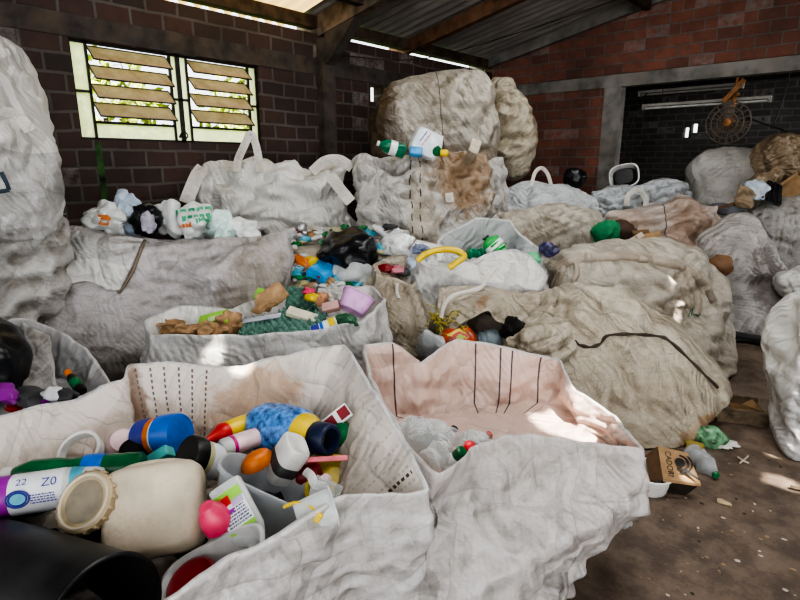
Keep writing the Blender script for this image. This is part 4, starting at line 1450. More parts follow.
bm_obj('green_twine', bm, plain('teal_twine', (0.05, 0.16, 0.13), 0.8), b18)
# twisted strap over the tan middle sack
bm = bmesh.new()
tube(bm, [P(441, 318, d=3.66), P(445, 304, d=3.7), P(455, 295, d=3.72), P(470, 291, d=3.78), P(480, 288, d=3.82), P(488, 278, d=3.86), P(497, 267, d=3.95)], 0.014, 8, 30, flat=0.008, face=cam.location)
bm_obj('tie_strap', bm, m_strap, b17b)
bm = bmesh.new()
tube(bm, [S(b16, 397, 283, 0.01, 3.95), S(b16, 397, 292, 0.01, 3.95), S(b16, 399, 298, 0.01, 3.95)], 0.012, 6, 8, flat=0.006, face=cam.location)
tag(bm_obj('tie_cord', bm, m_strap, b16))
# pleated hem panels on the front sack
# brown leather-like torn corner on top of the upright sack
strap(b8, [S(b8, 470, 160, 0.0, 4.7), P(474, 150, d=4.75), P(477, 140, d=4.8), P(473, 152, d=4.7), S(b8, 466, 162, 0.0, 4.7)], m_strapt, 0.04, 'torn_corner')
# a white tag on the upright sack
a_, b_ = S(b8, 449, 193, 0.008), S(b8, 450, 202, 0.008)
strap(b8, [a_, (a_ + b_) / 2, b_], m_strap, 0.035, 'paper_tag', n=6)

# ================================================================== RIGID PLASTICS
def lath(name, label, cat, A, B, r, parts, group=None, flat=1.0, roll=0.0, seg=30, n=2.0):
    """turned or moulded things: parts = (name, material, [(t, r_factor), ...]) along A->B"""
    A, B = Vector(A), Vector(B)
    Ln = (B - A).length
    M = axM(A, B, roll)
    root = thing(name, Vector((A.x, A.y, min(A.z, B.z) - r)), label, cat, group)
    for pn, mt, prof in parts:
        bm = bmesh.new()
        loft(bm, M, [(p[0] * Ln, r * p[1], r * p[1] * flat, p[2] if len(p) > 2 else n) for p in prof], seg, True, True)
        bm_obj(pn, bm, mt, root)
    return root


W1 = plain('white_plastic', (0.74, 0.74, 0.72), 0.35, dirt=0.15)
W2 = plain('milky_plastic', (0.78, 0.80, 0.80), 0.3, trans=0.25, dirt=0.1)
CLR = plain('clear_plastic', (0.88, 0.92, 0.93), 0.12, alpha=0.22, var=0.04)
GREYT = plain('smoky_plastic', (0.40, 0.43, 0.46), 0.3, alpha=0.72, var=0.06)
BLK = plain('black_plastic', (0.012, 0.012, 0.013), 0.38, var=0.3)
BLKM = plain('worn_black_plastic', (0.022, 0.022, 0.024), 0.42, var=0.35, nscale=6, bump=0.08)
GRN = plain('dark_green_plastic', (0.012, 0.13, 0.05), 0.22, var=0.2)
GRN2 = plain('bottle_green', (0.02, 0.25, 0.08), 0.12, alpha=0.6, var=0.1)
TEAL = plain('teal_plastic', (0.10, 0.50, 0.50), 0.4)
BLU = plain('bright_blue_lid', (0.015, 0.13, 0.55), 0.35)
BLU2 = plain('sky_blue_plastic', (0.03, 0.33, 0.72), 0.4)
BLUF = plain('blue_printed_film', (0.10, 0.28, 0.68), 0.25, var=0.35, nscale=40, bump=0.3)
NAVY = plain('navy_plastic', (0.012, 0.02, 0.06), 0.4)
YEL = plain('yellow_plastic', (0.72, 0.52, 0.02), 0.35)
YEL2 = plain('olive_yellow_plastic', (0.42, 0.33, 0.03), 0.4)
REDP = plain('red_plastic', (0.55, 0.02, 0.02), 0.35)
DRED = plain('dark_red_plastic', (0.20, 0.012, 0.018), 0.4)
PINK = plain('hot_pink_plastic', (0.75, 0.06, 0.16), 0.35)
PINK2 = plain('pale_pink_plastic', (0.82, 0.60, 0.63), 0.35)
LILAC = plain('lilac_plastic', (0.66, 0.36, 0.66), 0.45)
ORG = plain('orange_plastic', (0.62, 0.16, 0.015), 0.4)
CREAM = plain('stained_cream_plastic', (0.58, 0.51, 0.40), 0.45, var=0.15, dirt=0.8, nscale=9)
CREAM2 = plain('dirty_beige_lid', (0.42, 0.34, 0.21), 0.5, var=0.25, dirt=0.5, nscale=10)
PURP = plain('purple_plastic', (0.30, 0.02, 0.34), 0.35)
LBL = plain('white_label', (0.72, 0.74, 0.78), 0.4, var=0.06)
LBLT = plain('aqua_label', (0.10, 0.46, 0.62), 0.35, var=0.2)
INK = plain('blue_ink', (0.04, 0.05, 0.30), 0.5)
INKK = plain('black_ink', (0.015, 0.013, 0.012), 0.7)
MAG = plain('magenta_band', (0.55, 0.02, 0.22), 0.4)
KHAKI = plain('pale_khaki_plastic', (0.50, 0.48, 0.28), 0.4, dirt=0.2)
CARD = plain('brown_cardboard', (0.36, 0.23, 0.12), 0.85, var=0.15, dirt=0.25)
PAPER = plain('brown_paper', (0.40, 0.25, 0.13), 0.85, var=0.25, bump=0.3)
LIME = plain('lime_green_card', (0.26, 0.56, 0.06), 0.5)
EGG = plain('green_egg_tray_pulp', (0.13, 0.27, 0.22), 0.75, var=0.2, dirt=0.15)
BLKF = plain('black_bin_film', (0.012, 0.013, 0.016), 0.28, var=0.3, bump=0.35, nscale=9)
CLRF = plain('clear_film', (0.80, 0.84, 0.84), 0.2, alpha=0.5, var=0.12, bump=0.4, nscale=16)
WF = plain('white_film', (0.80, 0.82, 0.82), 0.35, var=0.1, bump=0.4, nscale=14, trans=0.15)
SILV = plain('silver_wrapper', (0.55, 0.56, 0.58), 0.25, metal=0.6, var=0.3, nscale=20)
DGREY = plain('dark_grey_scrap', (0.06, 0.06, 0.065), 0.5, var=0.3)


def glyphs(parent, name, M, w, h, rows, mat, seed=0, up=1.0):
    """lines of small print: short bars on a flat label plane"""
    rs = random.Random(seed)
    bm = bmesh.new()
    for r in range(rows):
        x = -w / 2
        y = h / 2 - (r + 0.5) * h / rows
        while x < w / 2 * 0.92:
            l = rs.uniform(0.04, 0.14) * w
            vs = [bm.verts.new(M @ Vector(v)) for v in ((x, y - h / rows * 0.25, 0), (x + l, y - h / rows * 0.25, 0), (x + l, y + h / rows * 0.25, 0), (x, y + h / rows * 0.25, 0))]
            bm.faces.new(vs)
            x += l + 0.03 * w
    return bm_obj(name, bm, mat, parent, False)


def text_on(parent, name, txt, M, size, mat, wrap=None):
    """lettering laid on a surface; wrap=(radius) bends it round the local z axis"""
    cu = bpy.data.curves.new('lettering', 'FONT')
    cu.body = txt
    cu.size = size
    cu.align_x = 'CENTER'
    cu.align_y = 'CENTER'
    cu.resolution_u = 3
    t = bpy.data.objects.new('lettering', cu)
    COL.objects.link(t)
    bpy.context.view_layer.update()
    me = bpy.data.meshes.new_from_object(t.evaluated_get(bpy.context.evaluated_depsgraph_get()))
    bpy.data.objects.remove(t)
    bm = bmesh.new()
    bm.from_mesh(me)
    bpy.data.meshes.remove(me)
    bmesh.ops.subdivide_edges(bm, edges=[e for e in bm.edges if e.calc_length() > size * 0.2], cuts=2)
    for v in bm.verts:
        if wrap:
            a = v.co.x / wrap
            v.co = Vector((wrap * math.sin(a), v.co.y, wrap * math.cos(a)))
        v.co = M @ v.co
    return bm_obj(name, bm, mat, parent, False)


def tub(name, label, cat, M, hx, hy, h, n, mat, wall=0.004, rim=0.01, taper=0.85, parts=(), group=None, seg=44):
    """open container: outer wall, rolled rim, inner wall and bottom; local z up out of the mouth"""
    root = thing(name, M.translation, label, cat, group)
    bm = bmesh.new()
    rings = [(0, hx * taper * 0.93, hy * taper * 0.93, n), (0.008, hx * taper, hy * taper, n), (h * 0.5, hx * (1 + taper) / 2, hy * (1 + taper) / 2, n), (h - rim * 1.2, hx * 0.985, hy * 0.985, n),
             (h - rim, hx + rim, hy + rim, n), (h, hx + rim, hy + rim, n), (h + 0.002, hx, hy, n), (h - rim, hx - wall, hy - wall, n), (wall, hx * taper - wall, hy * taper - wall, n)]
    loft(bm, M, rings, seg, True, True)
    bm_obj('body', bm, mat, root)
    return root


Z = lambda px, py, z: P(px, py, z=z)
# 1 black drum, mouth towards the viewer
dA, dB = Z(-24, 566, .43), Z(106, 620, .53)
M = axM(dA, dB)
Ln = (dB - dA).length
root = thing('drum', (dA + dB) / 2 - Vector((0, 0, .15)), 'large black plastic drum lying on its side, open mouth facing out', 'drum')
bm = bmesh.new()
r0 = 0.165
loft(bm, M, [(0, r0 * .8, r0 * .8, 2), (0.01, r0 * .92, r0 * .92, 2), (Ln * .3, r0 * .97, r0 * .97, 2), (Ln - .012, r0, r0, 2), (Ln, r0 * .99, r0 * .99, 2), (Ln, r0 * .955, r0 * .955, 2), (Ln * .3, r0 * .93, r0 * .93, 2), (0.015, r0 * .88, r0 * .88, 2)], 56)
bm_obj('body', bm, BLKM, root)
bm = bmesh.new()
tube(bm, [M @ Vector((r0 * .985 * math.cos(a), r0 * .985 * math.sin(a), Ln)) for a in np.linspace(0, 2 * math.pi, 41)], 0.007, 8, 80)
bm_obj('rim', bm, BLK, root)
# 2 jerrycan
c = Z(157, 510, .585)
root = thing('jerrycan', c - Vector((0, 0, .12)), 'stained cream jerrycan lying with its wide beige screw lid towards the drum', 'jerrycan')
M = seenM(c, roll=7, pitch=-24, yaw=10)
bm = bmesh.new()
loft(bm, M, [(-.10, .10, .10, 4.5), (-.09, .135, .130, 5), (-.04, .152, .145, 6), (-.032, .146, .139, 6), (-.024, .153, .146, 6), (.045, .152, .145, 6), (.052, .147, .140, 6), (.060, .151, .143, 6), (.080, .142, .134, 5.5), (.088, .125, .118, 5), (.086, .10, .09, 4), (.082, .06, .05, 3)], 48)
bm_obj('body', bm, CREAM, root)
bm = bmesh.new()
tube(bm, [M @ Vector(v) for v in ((-.12, .128, .02), (-.06, .143, .045), (.05, .143, .045), (.12, .128, .02))], 0.012, 8, 20)
bm_obj('moulded_edge', bm, CREAM, root)
cB = Z(83, 501, .665)
cA = cB - CAMR @ Vector((-.22, .50, .84)) * .12
Mc = axM(cA, cB)
Lc_ = (cB - cA).length
bm = bmesh.new()
lathe(bm, Mc, [(0, .085), (Lc_ * .55, .085), (Lc_ * .7, .078), (Lc_ * .8, .078)], 36)
bm_obj('neck', bm, BLK, root)
bm = bmesh.new()
lathe(bm, Mc, [(Lc_ * .70, .088), (Lc_ * .72, .097), (Lc_ * .96, .097), (Lc_, .091), (Lc_ * 1.0, .076), (Lc_ * .965, .070), (Lc_ * .955, .066), (Lc_ * .955, .01)], 44)
for k in range(18):
    a = 2 * math.pi * k / 18
    rbox(bm, (.012, .012, Lc_ * .22), Mc @ Matrix.Translation((.097 * math.cos(a), .097 * math.sin(a), Lc_ * .84)) @ Matrix.Rotation(a, 4, 'Z'), .003, 1)
bm_obj('lid', bm, CREAM2, root)
bm = bmesh.new()
lathe(bm, Mc, [(Lc_ * .95, .064), (Lc_ * .965, .066), (Lc_ * .97, .062)], 40)
bm_obj('lid_disc', bm, plain('sunken_grey_brown', (0.27, 0.235, 0.175), 0.5, var=0.2, dirt=0.3), root)
bm = bmesh.new()
tube(bm, [Mc @ Vector((.083 * math.cos(a), .083 * math.sin(a), Lc_ * .99)) for a in np.linspace(0, 2 * math.pi, 33)], .006, 6, 64)
bm_obj('lid_ridge', bm, CREAM, root)
# 3 green bottle under the spray bottle
lath('detergent_bottle', 'dark green bottle lying behind the purple and white bottle, blue label at its side', 'bottle', Z(144, 466, .62), Z(4, 475, .62), .054,
     [('body', GRN, [(0, .8), (.02, .98), (.12, 1.0), (.15, .96), (.4, .97), (.52, .82), (.62, .93), (.8, .9), (.9, .6), (.93, .42)]),
      ('cap', W1, [(.93, .5), (1.0, .48), (1.01, .3)]), ('label', BLU, [(.28, 1.0), (.285, 1.03), (.42, 1.03), (.425, 1.0)])])
# 4 purple-white bottle
sA, sB = Z(-30, 502, .60), Z(108, 481, .60)
r4 = lath('cleaner_bottle', 'round white cleaner bottle with purple foot, aqua and blue print', 'bottle', sA, sB, .068,
          [('body', W2, [(0, .85), (.03, .98), (.35, 1), (.72, 1), (.80, .92), (.92, .86), (.98, .72), (1.0, .45)]),
           ('purple_band', PURP, [(.0, .88), (.03, 1.01), (.30, 1.02), (.305, .99)]),
           ('label', LBL, [(.305, .99), (.31, 1.018), (.69, 1.018), (.695, .99)]),
           ('aqua_band', LBLT, [(.74, 1.0), (.745, 1.01), (.83, .92), (.835, .90)])])
Msp = axM(sA, sB)
up_l = (Msp.to_3x3().inverted() @ (cam.location - (sA + sB) / 2)).normalized()
ang = math.atan2(up_l.x, up_l.y)
L4 = (sB - sA).length
# letters run along the bottle; local frame whose z points out to the viewer, x along the bottle
rad = Vector((math.sin(ang), math.cos(ang), 0))
zc = Msp.to_3x3() @ rad
xc = Msp.to_3x3() @ Vector((0, 0, 1))
yc = zc.cross(xc)


def onlabel(t, dy):
    p = sA + xc * (L4 * t)
    a = dy / .0705
    zz = zc * math.cos(a) + yc * math.sin(a)
    yy = zz.cross(xc)
    R = Matrix((xc, yy, zz)).transposed().to_4x4()
    return Matrix.Translation(p + zz * .0706) @ R


text_on(r4, 'print', 'Z0', onlabel(.60, .028), .042, INK)
text_on(r4, 'print', '22', onlabel(.40, .040), .034, INK)
glyphs(r4, 'small_print', onlabel(.56, -.022), .075, .035, 4, INK, 3)
bm = bmesh.new()
Ml = onlabel(.385, -.015)
for rr in (.034, .026):
    tube(bm, [Ml @ Vector((rr * math.cos(a), rr * .8 * math.sin(a), .001)) for a in np.linspace(0, 2 * math.pi, 25)], .003, 5, 32)
bm_obj('print_ring', bm, INK, r4)
bm = bmesh.new()
lathe(bm, Matrix.Translation(Vector((0, 0, 0))) @ onlabel(.385, -.015), [(-.001, .024), (.0015, .024)], 24)
bm_obj('print_disc', bm, LBLT, r4)
# 5 white ring
rc = Z(81, 452, .60)
bm = bmesh.new()
Mr = seenM(rc, roll=4, pitch=-38)
loft(bm, Mr, [(-.02, .080, .080, 2), (.02, .082, .082, 2), (.02, .070, .070, 2), (-.02, .070, .070, 2), (-.02, .080, .080, 2)], 44, False, False)
tag(bm_obj('lid_ring', bm, W1), 'white plastic lid ring standing behind the green bottle', 'lid')
# white cap and dark jar between
lath('bottle_stopper', 'wide dusty pinkish white cap between the lid ring and the blue-lidded jar', 'cap', Z(120, 446, .52), Z(122, 440, .60), .055, [('body', PINK2, [(0, 1), (.8, 1), (1, .8)])])
lath('jar', 'small black jar half hidden under the jar with the blue lid', 'jar', Z(142, 462, .50), Z(130, 448, .60), .055, [('body', BLK, [(0, .9), (.1, 1), (.8, 1), (1, .8)])])
# 6 blue lid jar
jA, jB = Z(150, 437, .60), Z(181, 433, .64)
lath('jar', 'white jar lying with a big bright blue screw lid, orange and blue label', 'jar', jA, jB, .079,
     [('body', W1, [(-.35, .8), (-.3, .92), (.4, .96), (.45, .9)]), ('label', INK, [(-.25, .93), (-.24, .965), (.18, .985), (.185, .95)]), ('orange_stripe', ORG, [(.19, .96), (.195, .985), (.34, .99), (.345, .95)]),
      ('lid', BLU, [(.42, .98), (.44, 1.06), (.92, 1.06), (1.0, .99), (1.0, .9), (.985, .88)])])
# 7 black lid jar
jA, jB = Z(222, 464, .57), Z(186, 455, .66)
lath('jar', 'pale khaki jar with a black lid turned to the jerrycan', 'jar', jA, jB, .074,
     [('body', KHAKI, [(0, .75), (.04, .88), (.6, .92), (.65, .85)]), ('label', LBL, [(.2, .9), (.21, .925), (.5, .935), (.51, .9)]), ('lid', BLK, [(.66, .95), (.67, 1.04), (.96, 1.04), (1, .98), (1, .9), (.99, .88)])])
# 8 teal piece
bm = bmesh.new()
rbox(bm, (.10, .045, .06), seenM(Z(160, 457, .60), roll=32, pitch=-30), .01)
tag(bm_obj('plastic_piece', bm, TEAL), 'small teal plastic piece between the blue-lidded jar and the jerrycan', 'lid')
# 9 yellow squeeze bottle
lath('squeeze_bottle', 'yellow squeeze bottle with a red nozzle cap', 'bottle', Z(257, 420, .62), Z(207, 440, .64), .044,
     [('body', YEL, [(0, .6), (.04, .9), (.3, 1), (.62, .98), (.66, .8)]), ('cap', REDP, [(.64, .98), (.72, 1.02), (.78, .8), (.95, .35), (1.02, .25)])])
# 10 pink white bottle
r10 = lath('shampoo_bottle', 'pale pink white bottle with a magenta ring, lying over the orange cap', 'bottle', Z(268, 433, .62), Z(221, 449, .63), .043,
           [('body', PINK2, [(0, .55), (.03, .9), (.5, 1), (.74, .98), (.8, .9)]), ('ring', MAG, [(.74, 1.0), (.745, 1.02), (.80, 1.02), (.805, .98)]), ('cap', W2, [(.8, .95), (.95, .93), (1.0, .75)])], flat=.9)
# 11 orange cap
lath('bottle_stopper', 'orange oval cap under the pale pink bottle', 'cap', Z(258, 464, .61), Z(256, 453, .66), .068, [('body', ORG, [(0, 1), (.4, .96), (.8, .75), (1, .4)])], flat=.6)
# 12 blue bottle with yellow collar
bA, bB = Z(262, 427, .60), Z(331, 440, .66)
lath('water_jug', 'crumpled blue printed jug with a yellow collar and dark open mouth', 'jug', bA, bB, .112,
     [('body', BLUF, [(-.1, .6), (-.06, .8), (.05, .95), (.12, .98), (.18, .93), (.24, 1.0), (.36, .99), (.41, .93), (.47, .98), (.58, .9), (.66, .72)]),
      ('collar', YEL, [(.58, .70), (.6, .80), (.68, .78), (.80, .55), (.82, .5)]), ('mouth_ring', NAVY, [(.80, .55), (.81, .58), (.98, .56), (1.0, .5), (1.0, .40), (.82, .38)])], seg=34)
# 13 green bottle end
lath('bottle', 'dark green rounded bottle end beside the blue jug mouth', 'bottle', Z(347, 446, .55), Z(340, 427, .68), .052, [('body', GRN, [(-.3, .8), (.1, 1), (.6, 1), (.85, .8), (1, .4)])])
# 14 white square bottle
lath('square_bottle', 'white square-shouldered bottle standing bottom up in front of the blue jug', 'bottle', Z(275, 476, .55), Z(298, 443, .69), .066,
     [('body', W1, [(0, .8), (.1, 1), (.9, 1.0), (.98, .93), (1.0, .8), (.985, .72)]), ('label', DGREY, [(.3, .99), (.305, 1.012), (.55, 1.012), (.56, .99)])], flat=.75, n=3.6, roll=.5)
# 15 smoky tub
M = seenM(Z(282, 484, .60), roll=-24, pitch=-88, yaw=0) @ Matrix.Translation((0, 0, -.17))
tub('storage_tub', 'big smoky grey plastic tub tilted under the white square bottle', 'tub', M, .225, .115, .17, 3.2, GREYT, .006, .010, .82)
# 16 pink cap
lath('bottle_stopper', 'hot pink fluted cap beside the labelled clear bottle', 'cap', Z(220, 524, .59), Z(206, 506, .67), .052, [('body', PINK, [(0, 1), (.3, .98), (.7, .8), (.85, .55), (1, .45)])], seg=16)
# 17 labelled clear bottle
M = seenM(Z(238, 511, .62), roll=33, pitch=-25, yaw=12)
root = thing('cleaner_bottle', Z(238, 515, .52), 'clear flat bottle with a lime green, red and lilac printed label', 'bottle')
bm = bmesh.new()
loft(bm, Matrix(M) @ Matrix.Rotation(math.radians(90), 4, 'X'), [(-.10, .042, .02, 4), (-.095, .054, .03, 4), (.07, .054, .03, 4), (.10, .045, .026, 3), (.115, .022, .02, 2), (.13, .02, .02, 2)], 36)
bm_obj('body', bm, plain('clear_milky', (0.8, 0.84, 0.84), 0.2, alpha=0.5), root)
for nm, (x, y, w_, h_), mt in (('label', (0, 0, .088, .14), LBL), ('green_patch', (0, .050, .088, .036), LIME), ('red_patch', (-.012, .038, .026, .03), REDP), ('lilac_patch', (.02, .022, .04, .022), plain('lilac_print', (0.42, 0.36, 0.52), 0.5)), ('green_foot', (0, -.062, .088, .016), LIME)):
    k = {'label': 0, 'green_patch': 1, 'red_patch': 2, 'lilac_patch': 1, 'green_foot': 1}[nm]
    bm = bmesh.new()
    rbox(bm, (w_, h_, .002), M @ Matrix.Translation((x, y, .031 + .0015 * k)), 0)
    bm_obj(nm, bm, mt, root, False)
glyphs(root, 'small_print', M @ Matrix.Translation((0, -.02, .0335)), .075, .06, 6, plain('slate_ink', (0.08, 0.1, 0.2), 0.6), 5)
bm = bmesh.new()
rbox(bm, (.03, .012, .001), M @ Matrix.Translation((-.015, .002, .0336)), 0)
bm_obj('print_bar', bm, PURP, root, False)
# 18 clear bucket, yellow handle
M = seenM(Z(297, 519, .63), roll=-70, pitch=-15, yaw=-15)
root = tub('clear_bucket', 'small clear plastic bucket with a yellow wire handle, lying against the rim', 'bucket', M @ Matrix.Rotation(math.radians(-90), 4, 'X'), .058, .058, .12, 2.4, plain('cloudy_clear_plastic', (0.80, 0.85, 0.85), 0.2, alpha=0.5), .003, .006, .85)
bm = bmesh.new()
tube(bm, [Z(284, 507, .66), Z(296, 503, .68), Z(312, 508, .68), Z(322, 518, .66)], .006, 8, 20)
bm_obj('handle', bm, YEL, root)
bm = bmesh.new()
rbox(bm, (.022, .03, .02), seenM(Z(318, 517, .665), roll=-35), .004)
bm_obj('handle_lug', bm, YEL, root, False)
# 19 milky tub with dark red lid inside
M = seenM(Z(211, 566, .545), roll=27, pitch=-60, yaw=0) @ Matrix.Translation((0, 0, -.11))
tub('food_tub', 'milky white food tub with a long straight rim, lying at the front of the sack', 'tub', M, .165, .085, .11, 3.6, W2, .005, .010, .82)
bm = bmesh.new()
lathe(bm, seenM(Z(193, 584, .49), roll=20, pitch=-55), [(0, .075), (.012, .078), (.018, .07), (.012, .06)], 36)
tag(bm_obj('jar_cover', bm, DRED), 'dark red round lid lying inside the milky food tub', 'lid')
# 20 olive tray
M = seenM(Z(332, 486, .50), roll=-8, pitch=-50)
tub('tray', 'olive yellow plastic tray at the corner of the heap, half hidden by the sack wall', 'tray', M, .085, .10, .05, 4, YEL2, .006, .01, .9)
# 21 pink stick, card, strip, cap, maroon bottle
bm = bmesh.new()
rbox(bm, (.17, .02, .012), seenM(Z(325, 459, .62), roll=3, pitch=-30), .004)
tag(bm_obj('plastic_stick', bm, PINK2 if False else plain('coral_plastic', (0.80, 0.20, 0.25), 0.4)), 'coral pink plastic stick lying across the olive tray', 'stick')
bm = bmesh.new()
Mk = seenM(Z(337, 418, .70), roll=38, pitch=-20)
rbox(bm, (.12, .06, .01), Mk, .001, 1)
root = thing('carton', Z(337, 418, .66), 'small folded carton with dark red print behind the blue jug', 'carton')
bm_obj('body', bm, LBL, root, False)
for x in (-.03, .035):
    bm = bmesh.new()
    rbox(bm, (.045, .045, .002), Mk @ Matrix.Translation((x, 0, .0065)), 0)
    bm_obj('print', bm, DRED, root, False)
bm = bmesh.new()
tube(bm, [Z(305, 471, .61), Z(311, 476, .63), Z(315, 484, .62), Z(326, 487, .62)], .016, 8, 14, flat=.004, face=cam.location)
tag(bm_obj('bent_strip', bm, W1), 'bent white plastic strip in front of the olive tray', 'strip')
lath('bottle_stopper', 'small pale pink round cap beside the bent white strip', 'cap', Z(326, 482, .60), Z(325, 477, .63), .022, [('body', PINK2, [(0, .9), (.5, 1), (1, .6)])])
lath('bottle', 'maroon bottle pushed under the white square bottle', 'bottle', Z(300, 478, .54), Z(322, 470, .56), .042, [('body', DRED, [(-.2, .8), (0, 1), (.8, 1), (1, .6)])])
bm = bmesh.new()
rbox(bm, (.10, .07, .004), seenM(Z(326, 490, .62), roll=-25, pitch=-35), .001, 1)
tag(bm_obj('clear_cover', bm, CLR), 'clear flat lid leaning on the smoky tub rim', 'lid')
# lower layer that shows dark between the things
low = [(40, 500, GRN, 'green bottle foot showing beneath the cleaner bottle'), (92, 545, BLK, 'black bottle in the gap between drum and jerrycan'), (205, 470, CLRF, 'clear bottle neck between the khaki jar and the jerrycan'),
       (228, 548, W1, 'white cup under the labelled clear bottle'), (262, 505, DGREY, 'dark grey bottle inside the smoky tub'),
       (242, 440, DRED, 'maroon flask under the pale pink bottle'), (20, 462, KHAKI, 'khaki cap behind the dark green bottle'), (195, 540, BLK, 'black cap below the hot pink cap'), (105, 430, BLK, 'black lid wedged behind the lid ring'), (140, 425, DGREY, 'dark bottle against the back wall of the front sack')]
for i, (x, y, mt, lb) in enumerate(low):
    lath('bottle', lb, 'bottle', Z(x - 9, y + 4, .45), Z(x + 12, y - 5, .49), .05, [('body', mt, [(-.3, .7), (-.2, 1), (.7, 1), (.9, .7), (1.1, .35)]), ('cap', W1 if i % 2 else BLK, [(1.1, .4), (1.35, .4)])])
DK = plain('shadowed_scrap', (0.03, 0.03, 0.032), 0.6, var=0.4)  # near-black colour stands for shade in the gaps between bottles
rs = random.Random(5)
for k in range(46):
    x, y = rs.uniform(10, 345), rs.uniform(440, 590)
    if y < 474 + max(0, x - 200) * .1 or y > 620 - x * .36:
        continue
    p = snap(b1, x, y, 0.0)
    blob('plastic_scrap', p + Vector((0, 0, .025)), (.07, .06, .04), DK, 'filler scrap coloured dark for shade at the bottom of the front sack, under the bottles', 'scrap', 'dark scraps under the bottles', seed=200 + k, sub=2)

# ================================================================== CLEAR BOTTLES IN THE PINKISH SACK
def pet(label, A, B, r, mat, cap, crush=0.15, seed=0, group=None, cat='bottle', name='drink_bottle', band=None):
    rs_ = random.Random(seed)
    A, B = Vector(A), Vector(B)
    Ln = (B - A).length
    M = axM(A, B, rs_.uniform(0, 3))
    root = thing(name, Vector((A.x, A.y, min(A.z, B.z) - r * .8)), label, cat, group)
    bm = bmesh.new()
    prof = [(0, .55), (.02, .85), (.06, .98), (.12, .92), (.18, 1), (.30, .95), (.36, 1), (.48, .94), (.54, 1), (.66, .97), (.75, .8), (.86, .42), (.90, .30), (.93, .30)]
    loft(bm, M, [(t * Ln, r * f * (1 + crush * rs_.uniform(-1, 1)), r * f * (1 + crush * rs_.uniform(-1.4, .4)), 2.0, crush * r * rs_.uniform(-1, 1), crush * r * rs_.uniform(-1, 1)) for t, f in prof], 18)
    bm_obj('body', bm, mat, root)
    bm = bmesh.new()
    lathe(bm, M, [(Ln * .92, r * .36), (Ln * .99, r * .36), (Ln, r * .30)], 14)
    bm_obj('cap', bm, cap, root)
    if band:
        bm = bmesh.new()
        lathe(bm, M, [(Ln * .32, r * .98), (Ln * .33, r * 1.03), (Ln * .55, r * 1.03), (Ln * .56, r * .98)], 18)
        bm_obj('label', bm, band, root)
    return root


for i, (a, b, cp, lb) in enumerate(((((418, 446), (421, 418)), .052, REDP, 'clear crushed bottle standing up at the pointed corner of the pinkish sack'),
                                    (((424, 464), (446, 444)), .05, W1, 'clear crumpled bottle lying lowest at the notch of the pinkish sack'),
                                    (((440, 448), (455, 428)), .048, BLK, 'clear bottle with a dark cap leaning on the inner wall of the pinkish sack'),
                                    (((462, 455), (490, 434)), .046, REDP, 'clear bottle beside the red cap in the pinkish sack'),
                                    (((405, 432), (432, 428)), .045, W1, 'clear bottle lying along the far fold of the pinkish sack'))):
    pet(lb, Z(*a[0], .56), Z(*a[1], .60), b, CLR, cp, .2, i)
lath('bottle_stopper', 'bright red cap among the clear bottles', 'cap', Z(468, 449, .60), Z(470, 445, .63), .022, [('body', plain('vivid_red_cap', (0.8, 0.03, 0.05), 0.35), [(0, 1), (.9, 1), (1, .8)])])
lath('bottle_stopper', 'green cap among the clear bottles', 'cap', Z(457, 456, .60), Z(463, 451, .63), .024, [('body', GRN, [(0, 1), (.9, 1), (1, .8)])])
blob('wrapper', Z(474, 438, .55), (.07, .05, .03), CLRF, 'clear wrapper with faint colours behind the red cap', 'wrapper', seed=12)
for k, (x, y) in enumerate(((430, 440), (450, 462), (480, 445), (412, 425), (440, 430))):
    blob('clear_wrapper', Z(x, y, .53), (.06, .05, .035), CLRF, 'crumpled clear wrapper among the clear bottles in the pinkish sack', 'wrapper', 'clear wrappers in the pinkish sack', seed=40 + k)

# ================================================================== SCRAPS IN THE SACK AT THE EDGE
blob('bin_bag', P(-22, 362, d=2.66), (.24, .2, .26), BLKF, 'shiny black bin bag standing in the edge sack', 'bag', seed=9, rough=.25, sub=4)
for k, (x, y, mt, sz, lb) in enumerate(((12, 407, REDP, (.07, .03, .02), 'flat red wrapper lying at the rim of the edge sack'), (8, 394, PURP, (.08, .05, .04), 'purple wrapper under the black bin bag'),
                                        (40, 402, PURP, (.07, .05, .03), 'purple scrap in the middle of the edge sack'), (52, 394, LBL, (.06, .04, .03), 'pale lilac packet lying on the purple scraps'),
                                        (28, 396, DGREY, (.09, .06, .03), 'dark grey scrap between the purple ones'), (66, 396, DGREY, (.06, .04, .03), 'dark scrap under the small dark bottle'))):
    blob('wrapper', P(x, y, d=2.32), sz, mt, lb, 'wrapper', seed=60 + k)
lath('small_bottle', 'small dark bottle with an amber tip leaning in the edge sack', 'bottle', P(82, 392, d=2.42), P(67, 371, d=2.52), .026, [('body', BLK, [(0, .9), (.1, 1), (.6, 1), (.75, .7)]), ('label', GRN, [(.2, 1.0), (.21, 1.03), (.5, 1.03), (.51, 1)]), ('cap', ORG, [(.75, .65), (.97, .6), (1, .4)])])
bm = bmesh.new()
sh = [P(28, 325, d=2.98), P(45, 332, d=2.9), P(53, 368, d=2.7), P(80, 395, d=2.5)]
# grey inner fold of the edge sack
sheet('inner_fold', [P(22, 322, d=3.0), P(34, 328, d=2.97), P(48, 333, d=2.93)], [P(60, 396, d=2.52), P(53, 366, d=2.7), P(48, 333, d=2.93)],
      [P(22, 398, d=2.5), P(40, 398, d=2.5), P(60, 396, d=2.52)], [P(22, 398, d=2.5), P(24, 360, d=2.75), P(22, 322, d=3.0)], m_grey, b3, w=.4, seed=151, n=(20, 24))

